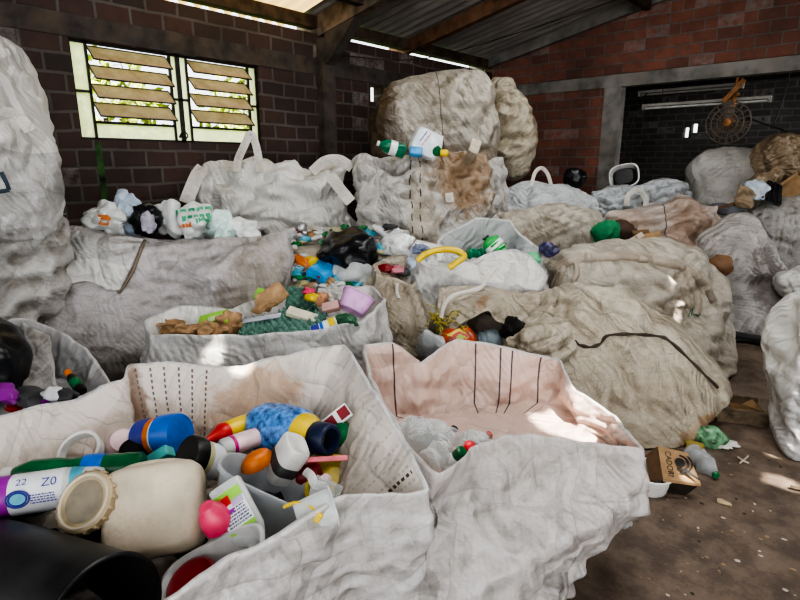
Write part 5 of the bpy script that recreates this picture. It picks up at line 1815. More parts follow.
# ================================================================== THE LONG SACK WITH EGG TRAYS
def egg_tray(c, mx_, my_, M, label, group=None):
    """moulded pulp tray: a field of cups between raised cones"""
    nx, ny = mx_ * 10, my_ * 10
    X = np.zeros((ny + 1, nx + 1, 3))
    p = .055
    for j in range(ny + 1):
        for i in range(nx + 1):
            x, y = (i - nx / 2) / 10 * p, (j - ny / 2) / 10 * p
            h = math.cos(2 * math.pi * x / p) * math.cos(2 * math.pi * y / p)
            z = .026 * max(-.7, min(.85, h * 1.3))
            X[j, i] = M @ Vector((x, y, z))
    me = grid_mesh('egg_tray', X, False)
    o = link('egg_tray', me, EGG)
    so = o.modifiers.new('thick', 'SOLIDIFY')
    so.thickness = .003
    recentre(o)
    return tag(o, label, 'egg tray', group)


egg_tray(None, 6, 5, upM(Z(296, 323, .745), rz=42 - 14, rx=16, ry=0), 'dark green egg tray lying nearest the front rim of the long sack')
egg_tray(None, 5, 4, upM(Z(262, 328, .715), rz=42 + 6, rx=20, ry=-5), 'dark green egg tray half under the other, towards the brown paper')
egg_tray(None, 4, 4, upM(Z(302, 302, .79), rz=60, rx=52, ry=10), 'dark green egg tray standing on edge behind the cream carton')
bm = bmesh.new()
Mb = seenM(Z(214, 320, .76), roll=14, pitch=-52)
rbox(bm, (.19, .12, .035), Mb, .006)
root = thing('flat_box', Z(214, 320, .72), 'flat lime green box lying between heaps of brown paper', 'box')
bm_obj('body', bm, LIME, root, False)
bm = bmesh.new()
rbox(bm, (.10, .05, .002), Mb @ Matrix.Translation((.02, -.01, .019)), 0)
bm_obj('pale_print', bm, plain('pale_green_print', (0.5, 0.68, 0.35), 0.5), root, False)
for k, (x, y, s, lb) in enumerate(((188, 331, (.10, .07, .045), 'crumpled brown paper at the pointed end of the long sack'), (210, 332, (.09, .06, .05), 'crumpled brown paper lying in front of the lime green box'),
                                   (228, 324, (.075, .06, .055), 'crumpled brown paper ball beside the egg trays'), (165, 324, (.09, .06, .04), 'torn brown card lying against the inner corner of the long sack'))):
    blob('crumpled_paper', Z(x, y, .735), s, PAPER, lb, 'paper', seed=70 + k, rough=.45, crease=.9, sub=4)
M = seenM(Z(270, 301, .84), roll=38, pitch=-20)
bm = bmesh.new()
loft(bm, M, [(-.04, .05, .03, 2.5), (-.03, .12, .06, 3), (.02, .13, .065, 3), (.05, .09, .04, 2.5)], 24)
bmesh.ops.subdivide_edges(bm, edges=bm.edges[:], cuts=2, use_grid_fill=True)
for v in bm.verts:
    n_ = float(nfield(np.array(tuple(v.co))[None], 26, 77, 3)[0])
    v.co += Vector((n_, n_ * .5, -n_)) * .012
tag(bm_obj('paper_sack', bm, PAPER), 'crumpled brown paper sack leaning up behind the egg trays', 'paper')
bm = bmesh.new()
rbox(bm, (.06, .08, .02), seenM(Z(260, 294, .85), roll=-18, pitch=-20), .004)
tag(bm_obj('small_carton', bm, LIME), 'small lime green carton behind the brown paper sack', 'carton')
bm = bmesh.new()
rbox(bm, (.24, .05, .006), seenM(Z(262, 318, .765), roll=9, pitch=-60), .002)
tag(bm_obj('newspaper', bm, plain('grey_newsprint', (0.50, 0.52, 0.60), 0.8, var=.2)), 'folded grey newspaper lying across the egg trays', 'newspaper')
bm = bmesh.new()
rbox(bm, (.19, .07, .03), seenM(Z(302, 315, .785), roll=-17, pitch=-50), .004)
tag(bm_obj('carton', bm, plain('cream_carton', (0.66, 0.62, 0.48), 0.6, dirt=.3)), 'cream carton lying beside the dark green egg trays', 'carton')
blob('wrapper', Z(309, 291, .86), (.06, .04, .025), PINK, 'hot pink wrapper above the upright egg tray', 'wrapper', seed=81)
blob('wrapper', Z(313, 297, .84), (.06, .03, .03), YEL, 'yellow wrapper lying below the hot pink one', 'wrapper', seed=82)
blob('wrapper', Z(321, 299, .83), (.05, .045, .05), plain('copper_card', (0.48, 0.24, 0.13), 0.6), 'copper brown packet left of the lilac tub', 'packet', seed=83)
bm = bmesh.new()
rbox(bm, (.11, .06, .05), seenM(Z(331, 307, .82), roll=14, pitch=-30), .006)
tag(bm_obj('small_box', bm, plain('dusty_rose_card', (0.55, 0.33, 0.30), 0.6, dirt=.3)), 'dusty rose cardboard box beside the lilac tub', 'box')
M = seenM(Z(355, 303, .84), roll=-28, pitch=-108, yaw=8)
tub('tub', 'lilac plastic tub turned upside down on the long sack', 'tub', M @ Matrix.Translation((0, 0, -.06)), .105, .09, .12, 3, LILAC, .004, .006, .82)
bm = bmesh.new()
Mq = seenM(Z(324, 327, .77), roll=24, pitch=-42)
rbox(bm, (.16, .065, .03), Mq, .004)
root = thing('packet', Z(324, 327, .74), 'white packet with blue and yellow print at the front rim of the long sack', 'packet')
bm_obj('body', bm, LBL, root, False)
for x, w_, mt in ((-.05, .05, INK), (.055, .04, YEL), (-.01, .02, BLU)):
    bm = bmesh.new()
    rbox(bm, (w_, .06, .002), Mq @ Matrix.Translation((x, 0, .016)), 0)
    bm_obj('print', bm, mt, root, False)
blob('crumpled_tray', Z(348, 321, .79), (.06, .05, .04), plain('deep_green_scrap', (0.03, 0.12, 0.06), 0.5), 'crumpled deep green scrap under the lilac tub', 'scrap', seed=84, rough=.5)

# ================================================================== THE HEAP BEHIND IT
blob('bin_bag', S(b_heap, 348, 258, 0, 4.7) + Vector((0, 0, .05)), (.27, .24, .17), BLKF, 'glossy black bin bag on top of the mixed heap', 'bag', seed=91, rough=.3, sub=4)
blob('clear_bag', S(b_heap, 357, 276, 0, 4.4) + Vector((0, 0, .02)), (.19, .14, .12), CLRF, 'knotted clear plastic bag lying in front of the black bin bag', 'bag', seed=92, rough=.35, sub=4)
M = seenM(S(b_heap, 320, 276, .02, 4.4), roll=-24, pitch=-150, yaw=-20)
tub('tub', 'sky blue plastic tub lying upside down on the mixed heap', 'tub', M @ Matrix.Translation((0, 0, -.07)), .11, .09, .15, 3, BLU2, .004, .006, .84)
blob('wrapper', S(b_heap, 299, 263, .02, 4.5), (.09, .06, .06), ORG, 'crumpled orange wrapper behind the sky blue tub', 'wrapper', seed=93)
blob('wrapper', S(b_heap, 311, 261, .02, 4.5), (.07, .05, .05), YEL, 'crumpled yellow wrapper beside the orange one', 'wrapper', seed=94)
blob('wrapper', S(b_heap, 307, 288, .02, 4.2), (.08, .05, .03), plain('rose_wrapper', (0.70, 0.10, 0.22), 0.4), 'rose red wrapper below the sky blue tub', 'wrapper', seed=95)
blob('green_bottle_shard', S(b_heap, 341, 276, .02, 4.3), (.08, .06, .05), GRN2, 'crushed green bottle under the clear bag', 'bottle', seed=96)
bm = bmesh.new()
rbox(bm, (.07, .10, .05), seenM(S(b_heap, 379, 245, .02, 4.8), roll=12, pitch=-20), .006)
tag(bm_obj('small_carton', bm, plain('printed_carton', (0.62, 0.52, 0.47), 0.6, var=.5, nscale=60)), 'small printed carton beside the black bin bag', 'carton')
blob('white_film_bag', P(398, 246, d=4.42), (.15, .11, .08), WF, 'loose white film bag draped at the rim beyond the black bin bag', 'bag', seed=97, rough=.4, sub=4)
bm = bmesh.new()
tube(bm, [P(373, 226, d=4.6), P(395, 243, d=4.4), P(420, 262, d=4.15)], .022, 8, 12, flat=.01, face=cam.location)
tag(bm_obj('plastic_profile', bm, plain('pale_grey_plastic', (0.62, 0.64, 0.67), 0.4)), 'long pale grey plastic strip slanting between the heap and the hose sack', 'strip')
kinds = [(SILV, 'silver wrapper'), (WF, 'white film scrap'), (DGREY, 'dark grey scrap'), (GRN2, 'green plastic scrap'), (LBLT, 'aqua wrapper'), (DRED, 'dark red wrapper'), (CLRF, 'clear film scrap'), (NAVY, 'navy scrap'), (KHAKI, 'khaki scrap'), (PAPER, 'brown paper scrap')]
rs = random.Random(17)
n_ = 0
while n_ < 210:
    x, y = rs.uniform(272, 402), rs.uniform(230, 292)
    if x < 285 + (y - 262) * -.2 or (305 < x < 378 and 240 < y < 275 and rs.random() < .8) or y > 300 - abs(x - 330) * .25:
        n_ += 1 if rs.random() < .1 else 0
        continue
    mt, nm = kinds[rs.choices(range(10), (5, 5, 4, 3, 2, 1, 5, 1, 2, 2))[0]]
    p = S(b_heap, x, y, 0.01, 4.6)
    s = rs.uniform(.022, .05)
    p = p + Vector((0, 0, rs.uniform(0, .04)))
    blob('scrap', p, (s * rs.uniform(.8, 1.6), s, s * rs.uniform(.4, .9)), mt, 'small ' + nm + ' in the mixed heap behind the sky blue tub', 'scrap', nm + 's in the mixed heap', seed=300 + n_, rough=.5, sub=2)
    n_ += 1
for i, (x, y, mt, lb) in enumerate(((296, 246, GRN2, 'small crushed green bottle at the back of the mixed heap'), (306, 240, LBLT, 'small aqua bottle at the back of the mixed heap'), (318, 238, W1, 'small white bottle at the back edge of the mixed heap'),
                                    (288, 262, CLR, 'small clear bottle against the slumped white sack'), (290, 278, DGREY, 'small grey bottle in front of the orange wrapper'))):
    p = S(b_heap, x, y, .02, 4.7)
    pet(lb, p - RT * .06, p + RT * .07 + Vector((0, 0, .02)), .03, mt, W1 if i % 2 else REDP, .15, 70 + i)

# ================================================================== CARRIER BAGS ON THE SLUMPED SACK
CB = plain('carrier_film', (0.74, 0.77, 0.76), 0.4, bump=.5, nscale=12, var=.1)
GPR = plain('green_print', (0.06, 0.38, 0.20), 0.5)
OPR = plain('orange_print', (0.70, 0.22, 0.06), 0.5)
for k, (x, y, d, s, lb) in enumerate(((108, 220, 4.35, (.17, .14, .11), 'white carrier bag with orange print, first in the row on the slumped sack'),
                                      (125, 214, 4.45, (.10, .12, .15), 'bluish carrier bag wrapping the black bundle'),
                                      (168, 217, 4.45, (.13, .12, .14), 'pale carrier bag peaked up beside the black bundle'),
                                      (195, 221, 4.4, (.19, .14, .13), 'white carrier bag with green and orange printing'),
                                      (224, 226, 4.35, (.11, .1, .11), 'small mint-tinted carrier bag behind the slumped sack'),
                                      (243, 230, 4.35, (.12, .1, .08), 'small white carrier bag, last in the row by the looped sack'))):
    mt = CB if k not in (1, 4) else plain('bluish_film' if k == 1 else 'mint_film', (0.52, 0.62, 0.76) if k == 1 else (0.62, 0.80, 0.76), 0.4, bump=.5)
    o = blob('carrier_bag', P(x, y, d=d), s, mt, lb, 'bag', seed=110 + k, rough=.4, sub=4, crease=.8)
    if k in (0, 3):
        bvh = BVHTree.FromPolygons([o.matrix_basis @ v.co for v in o.data.vertices], [tuple(p.vertices) for p in o.data.polygons])
        BVH[o.name] = bvh
        marks = [((172, 213), (214, 208), GPR), ((182, 219), (212, 215), GPR), ((176, 226), (192, 224), OPR), ((196, 221), (210, 219), GPR)] if k == 3 else [((98, 216), (116, 219), OPR), ((99, 222), (113, 224), OPR)]
        for (q0, q1, mm) in marks:
            bm = bmesh.new()
            nseg = 5 if k == 3 else 1
            for i in range(nseg):
                if True:
                    a, b = i / nseg, (i + .7) / nseg
                    pa = S(o, q0[0] + (q1[0] - q0[0]) * a, q0[1] + (q1[1] - q0[1]) * a, .004, d)
                    pb = S(o, q0[0] + (q1[0] - q0[0]) * b, q0[1] + (q1[1] - q0[1]) * b, .004, d)
                    tube(bm, [pa, pb], .020, 6, 3, flat=.003, face=cam.location)
            bm_obj('print', bm, mm, o, False)
blob('black_bundle', P(145, 218, d=4.3), (.13, .1, .14), BLKF, 'black bin liner bundle among the white carrier bags', 'bag', seed=120, rough=.4, sub=4)
blob('wrapper', P(148, 223, d=4.2), (.07, .05, .08), plain('lavender_film', (0.5, 0.48, 0.58), 0.3, bump=.5), 'lavender clear wrapper tucked into the black bundle', 'wrapper', seed=121)

# ================================================================== ON THE UPRIGHT SACK
def top_on(bag, px, py, lift=0.0):
    return S(bag, px, py, -lift, 4.8)


zt8 = 1.745
gA, gB = Z(403, 153, 1.80) if False else P(405, 152, d=4.85), P(377, 143, d=4.8)
pet('green drink bottle with red and white label, lying on the upright sack', gA, gB, .062, plain('soda_green', (0.01, 0.20, 0.10), 0.12, alpha=.75), W1, .05, 7, band=LBL, name='soda_bottle')
bm = bmesh.new()
rbox(bm, (.11, .07, .08), seenM(P(416, 152, d=4.75), roll=-6, pitch=-10), .02, 3)
tag(bm_obj('small_container', bm, plain('bright_blue_pack', (0.08, 0.38, 0.75), 0.35)), 'bright blue container between the green bottle and the white jug', 'container')
jc = P(425, 144, d=4.9)
root = thing('jug', jc - Vector((0, 0, .12)), 'white plastic jug with blue and red label lying on the upright sack', 'jug')
M = seenM(jc, roll=-22, pitch=6, yaw=14)
bm = bmesh.new()
loft(bm, M, [(-.08, .06, .06, 3), (-.07, .115, .10, 4), (-.02, .128, .115, 4.5), (.05, .128, .115, 4.5), (.085, .115, .10, 4), (.095, .08, .07, 3)], 40)
bm_obj('body', bm, plain('bluish_white_plastic', (0.72, 0.78, 0.83), 0.35), root)
bm = bmesh.new()
for k in range(3):
    tube(bm, [M @ Vector((.10 - .02 * k, -.11, .06 - .02 * k)), M @ Vector((.132, 0, .05 - .03 * k)), M @ Vector((.10 - .02 * k, .115, .06 - .02 * k))], .010, 6, 16)
bm_obj('moulded_ridges', bm, plain('bluish_white_plastic', (0.72, 0.78, 0.83), 0.35), root)
ML = M @ Matrix.Translation((-.035, .03, .0965)) @ Matrix.Rotation(math.radians(75), 4, 'Z')
glyphs(root, 'blue_print', ML @ Matrix.Translation((0, .02, 0)), .10, .025, 1, INK, 8)
glyphs(root, 'red_print', ML @ Matrix.Translation((0, -.015, 0)), .12, .018, 1, REDP, 9)
bm = bmesh.new()
lathe(bm, axM(P(434, 152, d=4.85), P(442, 150, d=4.8)), [(0, .04), (.05, .045), (.06, .03)], 16)
tag(bm_obj('bottle', bm, GRN), 'dark green bottle shoulder behind the white jug', 'bottle')
lath('bottle_stopper', 'yellow cap beside the white jug on the upright sack', 'cap', P(441, 153, d=4.8), P(448, 153, d=4.78), .028, [('body', YEL, [(0, 1), (.8, 1), (1, .8)])])

# ================================================================== GREEN BOTTLES AND THE HOSE
pet('bright green bottle with dark cap and white ring in the sack of green bottles', P(500, 254, d=4.34), P(485, 237, d=4.38), .085, plain('vivid_green', (0.04, 0.42, 0.10), 0.15, alpha=.8), BLK, .12, 21, band=LBL)
pet('dark green bottle lying behind the yellow hose', P(481, 256, d=4.34), P(462, 255, d=4.34), .06, plain('soda_green', (0.01, 0.20, 0.10), 0.12, alpha=.75), BLK, .15, 22)
pet('crushed dark green bottle between the two others', P(474, 258, d=4.32), P(487, 250, d=4.34), .055, plain('soda_green', (0.01, 0.20, 0.10), 0.12, alpha=.75), GRN, .2, 23)
blob('green_scrap', P(531, 259, d=4.30), (.07, .05, .05), plain('mint_green_film', (0.15, 0.55, 0.28), 0.35), 'mint green scrap at the low corner of the sack of green bottles', 'scrap', seed=131)
blob('wrapper', P(549, 250, d=4.34), (.07, .05, .05), plain('navy_gold_film', (0.06, 0.055, 0.13), 0.35, var=.8, nscale=30), 'navy printed wrapper at the far corner beside the beige sack', 'wrapper', seed=132)
bm = bmesh.new()
tube(bm, [P(418, 261, d=4.00), P(424, 255, d=4.00), P(436, 250.5, d=4.01), P(450, 249.5, d=4.01), P(460, 252, d=4.00), P(464, 257, d=3.98), P(456, 263, d=3.96), P(449, 268, d=3.95)], .024, 10, 50)
tag(bm_obj('hose', bm, YEL), 'bright yellow hose looped over the rim of the white sack', 'hose')
for k, (x, y, s, mt, lb) in enumerate(((450, 257, (.07, .06, .06), CLRF, 'clear crumpled cup inside the loop of the yellow hose'), (434, 263, (.07, .06, .04), WF, 'white film scrap under the yellow hose'),
                                       (422, 249, (.08, .06, .04), plain('dusty_blue_cloth', (0.20, 0.24, 0.36), 0.7), 'dusty blue rag at the far end of the yellow hose'), (441, 257, (.05, .05, .04), WF, 'small white cup beside the clear one'),
                                       (414, 264, (.06, .05, .04), plain('bluish_film', (0.52, 0.62, 0.76), 0.4), 'bluish film scrap at the near end of the yellow hose'))):
    blob('scrap', P(x, y, d=4.14), s, mt, lb, 'scrap', seed=140 + k, rough=.4)
# dark red scraps in the narrow brown sack
for k, (x, y) in enumerate(((388, 268), (397, 270), (403, 272))):
    blob('wrapper', P(x, y, d=4.12), (.06, .05, .03), (DRED, plain('rose_scrap', (0.5, 0.18, 0.22), 0.5), DGREY)[k], ('dark red scrap in the mouth of the narrow brown sack', 'rose scrap in the mouth of the narrow brown sack', 'dark scrap in the mouth of the narrow brown sack')[k], 'scrap', seed=150 + k)

# ================================================================== IN THE GAPING SACK
rc = P(459, 340, d=3.55)
M = seenM(rc, roll=4, pitch=-25)
root = thing('packet', rc - Vector((0, 0, .08)), 'red snack packet with a yellow and green swirl in the gaping sack', 'packet')
bm = bmesh.new()
loft(bm, M, [(-.02, .10, .075, 3), (0, .12, .09, 3), (.02, .10, .07, 3)], 30)
for v in bm.verts:
    v.co += Vector((0, 0, .008 * math.sin(v.co.x * 60)))
bm_obj('body', bm, plain('orange_red_film', (0.50, 0.075, 0.02), 0.3, var=.3), root)
for k, (r_, mt) in enumerate(((.062, YEL), (.044, REDP), (.026, plain('leaf_print', (0.35, 0.5, 0.05), 0.4)))):
    bm = bmesh.new()
    Mk = M @ Matrix.Translation((.0 + .005 * k, .02 - .005 * k, .022 + .002 * k))
    pts = [bm.verts.new(Mk @ Vector((r_ * 1.2 * math.cos(a) * (1 + .18 * math.sin(3 * a + k)), r_ * .75 * math.sin(a) * (1 + .2 * math.cos(4 * a)), 0))) for a in np.linspace(0, 2 * math.pi, 28)[:-1]]
    bm.faces.new(pts)
    bm_obj('print', bm, mt, root, False)
pet('clear bluish bottle lying deep in the gaping sack', P(476, 344, d=3.7), P(508, 336, d=3.72), .085, plain('bluish_clear', (0.42, 0.52, 0.58), 0.15, alpha=.7), BLU, .12, 31)
blob('clear_bag', P(434, 347, d=3.5), (.10, .08, .11), plain('grey_film', (0.42, 0.45, 0.46), 0.25, alpha=.8, bump=.5, nscale=14), 'greyish film bag beside the red packet', 'bag', seed=161, rough=.35)
blob('grey_cloth', P(488, 328, d=3.85), (.17, .1, .12), plain('taupe_cloth', (0.20, 0.17, 0.14), 0.8, bump=.4), 'taupe cloth lump hanging in the dark mouth of the gaping sack', 'cloth', seed=162, rough=.25)
blob('black_rag', P(514, 330, d=3.55), (.10, .07, .08), BLK, 'black rag at the corner of the gaping mouth', 'rag', seed=163, rough=.4)
bm = bmesh.new()
rs = random.Random(3)
for k in range(26):
    p0 = P(430 + rs.uniform(0, 30), 314 + rs.uniform(0, 16), d=3.55 + rs.uniform(0, .15))
    p1 = p0 + Vector((rs.uniform(-.08, .08), rs.uniform(-.08, .08), rs.uniform(-.06, .06)))
    p2 = p1 + Vector((rs.uniform(-.08, .08), rs.uniform(-.08, .08), rs.uniform(-.06, .04)))
    tube(bm, [p0, p1, p2], .004, 4, 8)
o = bm_obj('net_strings', bm, [plain('yellow_green_twine', (0.40, 0.34, 0.05), 0.7, var=.6, nscale=50)])
tag(o, 'tangle of yellow and green net strings beside the narrow brown sack', 'net', kind='stuff')

# ================================================================== BACK RIGHT SCRAPS
bm = bmesh.new()
blob('green_cloth', P(607, 232, d=5.55), (.13, .08, .12), plain('green_cloth', (0.02, 0.20, 0.08), 0.7, bump=.3), 'green cloth bundle poking out between the beige and pinkish sacks', 'cloth', seed=171, rough=.35)
blob('brown_bundle', P(622, 232, d=5.6), (.13, .09, .11), plain('dark_brown_bundle', (0.07, 0.035, 0.022), 0.7, bump=.3), 'dark brown bundle beside the green cloth', 'bundle', seed=172, rough=.2)
for k, (x, y, w_, h_, rl, lb) in enumerate(((648, 236, .24, .06, 12, 'brown cardboard flap lying on the strapped sack'), (634, 239, .20, .05, 30, 'pale board sticking up beside the dark brown bundle'), (641, 232, .16, .05, 5, 'dark brown cardboard flap standing behind the pale one'))):
    bm = bmesh.new()
    rbox(bm, (w_, h_, .01), seenM(P(x, y, d=5.2 + .1 * (k == 2)), roll=rl, pitch=-30), .002, 1)
    tag(bm_obj('cardboard_flap', bm, (CARD, plain('pale_board', (0.55, 0.50, 0.42), 0.8, dirt=.3), plain('dark_card', (0.16, 0.10, 0.05), 0.85))[k]), lb, 'cardboard')
blob('bin_bag', P(574, 178, d=6.9), (.14, .12, .12), BLKF, 'small round black bin bag in front of the brick wall', 'bag', seed=173, rough=.15, sub=4)
M = seenM(P(625, 178, d=7.35), roll=6, pitch=-14, yaw=-30)
tub('bucket', 'white plastic bucket on its side by the concrete column, dark inside', 'bucket', M @ Matrix.Translation((0, 0, -.12)), .17, .15, .2, 3, W1, .006, .016, .8)
bm = bmesh.new()
loft(bm, M, [(-.10, .135, .12, 3), (.02, .145, .128, 3), (.06, .11, .10, 3)], 24)
tag(bm_obj('bucket_shade', bm, BLK), 'black filler standing for the shade inside the white bucket', 'cloth')  # black plug put in as the dark shade inside the bucket
bm = bmesh.new()
rbox(bm, (.26, .20, .02), seenM(P(792, 188, d=6.3), roll=42, pitch=-12, yaw=-25), .003, 1)
rbox(bm, (.24, .03, .09), seenM(P(786, 181, d=6.28), roll=42, pitch=-12, yaw=-25), .003, 1)
tag(bm_obj('cardboard_box', bm, CARD), 'open brown cardboard box leaning under the tarpaulin bundle', 'box')
root = thing('slatted_crate', P(773, 192, d=6.2) - Vector((0, 0, .15)), 'black slatted plastic crate between the film bag and the cardboard', 'crate')
M = seenM(P(773, 192, d=6.2), roll=-20, pitch=-15)
for k in range(7):
    bm = bmesh.new()
    rbox(bm, (.018, .24, .02), M @ Matrix.Translation((-.09 + .03 * k, 0, .01 * (k % 2))) @ Matrix.Rotation(.12 * (k - 3) * .4, 4, 'Z'), .003, 1)
    bm_obj('slat', bm, BLK, root)
bm = bmesh.new()
rbox(bm, (.24, .26, .02), M @ Matrix.Translation((0, 0, -.03)), .006, 1)
bm_obj('back_panel', bm, DGREY, root)
blob('film_bag', P(754, 190, d=6.25), (.11, .1, .10), plain('pale_blue_film', (0.50, 0.58, 0.66), 0.3, bump=.5), 'pale blue film bag beside the black slatted crate', 'bag', seed=181, rough=.4, sub=4)
bm = bmesh.new()
tube(bm, [P(741, 205, d=6.1), P(748, 193, d=6.2), P(758, 183, d=6.3), P(770, 177, d=6.35), P(778, 172, d=6.4)], .09, 10, 24, flat=.05, face=cam.location)
for v in bm.verts:
    q = float(nfield(np.array(tuple(v.co))[None], 22, 5, 2)[0])
    v.co += Vector((q, q, -q)) * .018
tag(bm_obj('tarp_roll', bm, m_tarp), 'twisted brown tarpaulin roll curving down beside the grey sack', 'tarp')
blob('grey_sheet', P(722, 209, d=6.3), (.22, .1, .06), plain('slate_sheet', (0.14, 0.145, 0.16), 0.6, bump=.4), 'slate grey plastic sheet lying under the big grey sack', 'sheet', seed=183, rough=.3)
bm = bmesh.new()
rbox(bm, (.62, .03, .03), seenM(P(728, 205, d=6.2), roll=17), .004)
tag(bm_obj('wooden_stick', bm, wood_red), 'thin brown stick lying in front of the big grey sack', 'stick')
blob('brown_packet', S(b19, 718, 265, .03, 5.3), (.11, .07, .10), plain('brown_packet', (0.22, 0.12, 0.06), 0.6), 'brown cardboard scrap caught between the strapped and smudged sacks', 'cardboard', seed=184, rough=.25)
blob('dark_film', P(745, 338, d=5.2), (.36, .12, .035), BLKF, 'black film crumpled on the floor under the smudged sack', 'film', seed=185, rough=.4)

# ================================================================== ON THE FLOOR
bc = P(674, 470, z=.13)
M = upM(P(671, 478, z=.10), rz=math.degrees(YAW) - 8 - 14, rx=30, ry=8)
root = thing('cardboard_box', P(668, 492, z=0), 'flattened brown cardboard box with a black printed mark, by the tub on the floor', 'box')
bm = bmesh.new()
f4 = [P(658, 446, z=.21), P(688, 453, z=.20), P(701, 484, z=.10), P(663, 479, z=.12)]
thk = Vector((0, 0, -.015))
vs = [bm.verts.new(p) for p in f4] + [bm.verts.new(p + thk) for p in f4]
for f in ((0, 1, 2, 3), (7, 6, 5, 4), (0, 4, 5, 1), (1, 5, 6, 2), (2, 6, 7, 3), (3, 7, 4, 0)):
    bm.faces.new([vs[i] for i in f])
bm_obj('top_panel', bm, CARD, root, False)
bm = bmesh.new()
g4 = [P(645, 456, z=.13), P(658, 446, z=.205), P(663, 479, z=.115), P(650, 482, z=.06)]
bm.faces.new([bm.verts.new(p) for p in g4])
bm_obj('side_panel', bm, plain('shaded_card_side', (0.13, 0.075, 0.04), 0.85), root, False)  # side panel's shade is painted as a darker card colour
bm = bmesh.new()
h4 = [P(663, 479, z=.115), P(701, 484, z=.095), P(686, 495, z=.0), P(652, 490, z=.0)]
bm.faces.new([bm.verts.new(p) for p in h4])
bm_obj('front_panel', bm, plain('shaded_card', (0.03, 0.02, 0.014), 0.9), root, False)  # deep shade of the front panel is painted into its colour
ux = (f4[1] - f4[0]).normalized()
uy = (f4[0] - f4[3])
nz = ux.cross(uy).normalized()
uy = nz.cross(ux)
cen = (f4[0] + f4[1] + f4[2] + f4[3]) / 4 + nz * .004
MT = Matrix((ux, uy, nz)).transposed().to_4x4()
text_on(root, 'lettering', 'CADORI', Matrix.Translation(cen - ux * .040 - uy * .006) @ MT @ Matrix.Rotation(math.radians(-82), 4, 'Z'), .042, INKK)
bm = bmesh.new()
Mg = Matrix.Translation(cen + ux * .012 + uy * .018) @ MT
for r0_, r1_, a0, a1 in ((0, .026, 0, 6.28), (.034, .046, -1.9, 1.7), (.053, .062, -1.6, 1.3)):
    n = 24
    for i in range(n):
        t0, t1 = a0 + (a1 - a0) * i / n, a0 + (a1 - a0) * (i + 1) / n
        q = [(r0_, t0), (r1_, t0), (r1_, t1), (r0_, t1)]
        vv = [bm.verts.new(Mg @ Vector((r * math.cos(t), r * 1.1 * math.sin(t), 0))) for r, t in (q if r0_ else q[:3])]
        bm.faces.new(vv)
vv = [bm.verts.new(Mg @ Vector(v)) for v in ((.03, -.03, 0), (.095, -.075, 0), (.09, -.082, 0), (.01, -.055, 0))]
bm.faces.new(vv)
bm_obj('printed_emblem', bm, INKK, root, False)
# white tub on the floor
M = upM(P(648, 487, z=.005), rz=10, rx=6, ry=4)
tub('round_tub', 'round white plastic tub standing on the floor beside the cardboard box', 'tub', M, .105, .105, .11, 2, W1, .005, .008, .88)
blob('scrap', P(648, 478, z=.03), (.03, .02, .015), DRED, 'tiny dark red scrap inside the round white tub', 'scrap', seed=190, sub=2)
pet('clear crushed bottle with a green cap lying on the floor', P(691, 452, z=.05), P(717, 476, z=.03), .055, plain('clear_grey', (0.55, 0.58, 0.60), 0.12, alpha=.42), GRN, .22, 41)
blob('crushed_bottle', P(704, 434, z=.06), (.09, .07, .06), plain('green_white_film', (0.20, 0.42, 0.24), 0.25, alpha=.6, var=.6, nscale=20), 'crushed green and clear bottle against the tan sack', 'bottle', seed=191, rough=.4)
blob('rag', P(722, 443, z=.02), (.085, .06, .022), plain('pale_rag', (0.62, 0.60, 0.57), 0.8, bump=.4), 'small white crumpled rag on the floor', 'rag', seed=192, rough=.5, sub=4)
blob('leaf_scrap', P(694, 445, z=.02), (.06, .05, .02), plain('dry_yellow_scrap', (0.30, 0.24, 0.06), 0.7), 'yellowish scrap between the cardboard box and the crushed bottle', 'scrap', seed=193, rough=.5)
root = thing('wooden_crate', P(745, 418, z=0), 'broken low wooden crate lying in the shadow behind the tan sack', 'crate')
fr = [P(716, 421, z=.0), P(768, 428, z=.0)]
ax_ = (fr[1] - fr[0]).normalized()
Mc = Matrix.Translation((fr[0] + fr[1]) / 2) @ Matrix((ax_, Vector((0, 0, 1)).cross(ax_), Vector((0, 0, 1)))).transposed().to_4x4()
wl = (fr[1] - fr[0]).length
pal = plain('weathered_board', (0.20, 0.15, 0.10), 0.85, var=.3, dirt=.3)
for nm, sz, c_ in (('front_board', (wl, .02, .09), (0, 0, .047)), ('back_board', (wl, .02, .09), (0, .30, .047)), ('bottom_board', (wl, .30, .012), (0, .15, .012)), ('side_board', (.02, .30, .08), (-wl / 2 + .01, .15, .05))):
    bm = bmesh.new()
    rbox(bm, sz, Mc @ Matrix.Translation(c_), .003, 1)
    bm_obj(nm, bm, pal, root, False)
bm = bmesh.new()
q = [P(742, 404, z=.16), P(752, 399, z=.20), P(766, 413, z=.10), P(752, 410, z=.10)]
bm.faces.new([bm.verts.new(p) for p in q])
bm.faces.new([bm.verts.new(p) for p in (P(728, 402, z=.17), P(742, 404, z=.16), P(752, 410, z=.10), P(733, 409, z=.10))])
tag(bm_obj('torn_cardboard', bm, CARD, smooth=False), 'torn cardboard piece lying in the broken wooden crate', 'cardboard')
pet('small clear crushed bottle by the foot of the pinkish sack', P(618, 524, z=.02), P(630, 518, z=.02), .028, plain('clear_grey', (0.55, 0.58, 0.60), 0.12, alpha=.42), W1, .25, 43)
bm = bmesh.new()
tube(bm, [P(738, 457, z=.008), P(744, 461, z=.010), P(749, 463, z=.008)], .006, 5, 8)
tube(bm, [P(740, 463, z=.008), P(745, 459, z=.012), P(748, 456, z=.01)], .005, 5, 8)
tag(bm_obj('wire_twig', bm, plain('bleached_twig', (0.5, 0.44, 0.36), 0.7)), 'small pale forked twig lying on the floor', 'twig')
bm = bmesh.new()
tube(bm, [P(790, 487, z=.01), P(800, 489, z=.012), P(815, 489, z=.02)], .012, 6, 8)
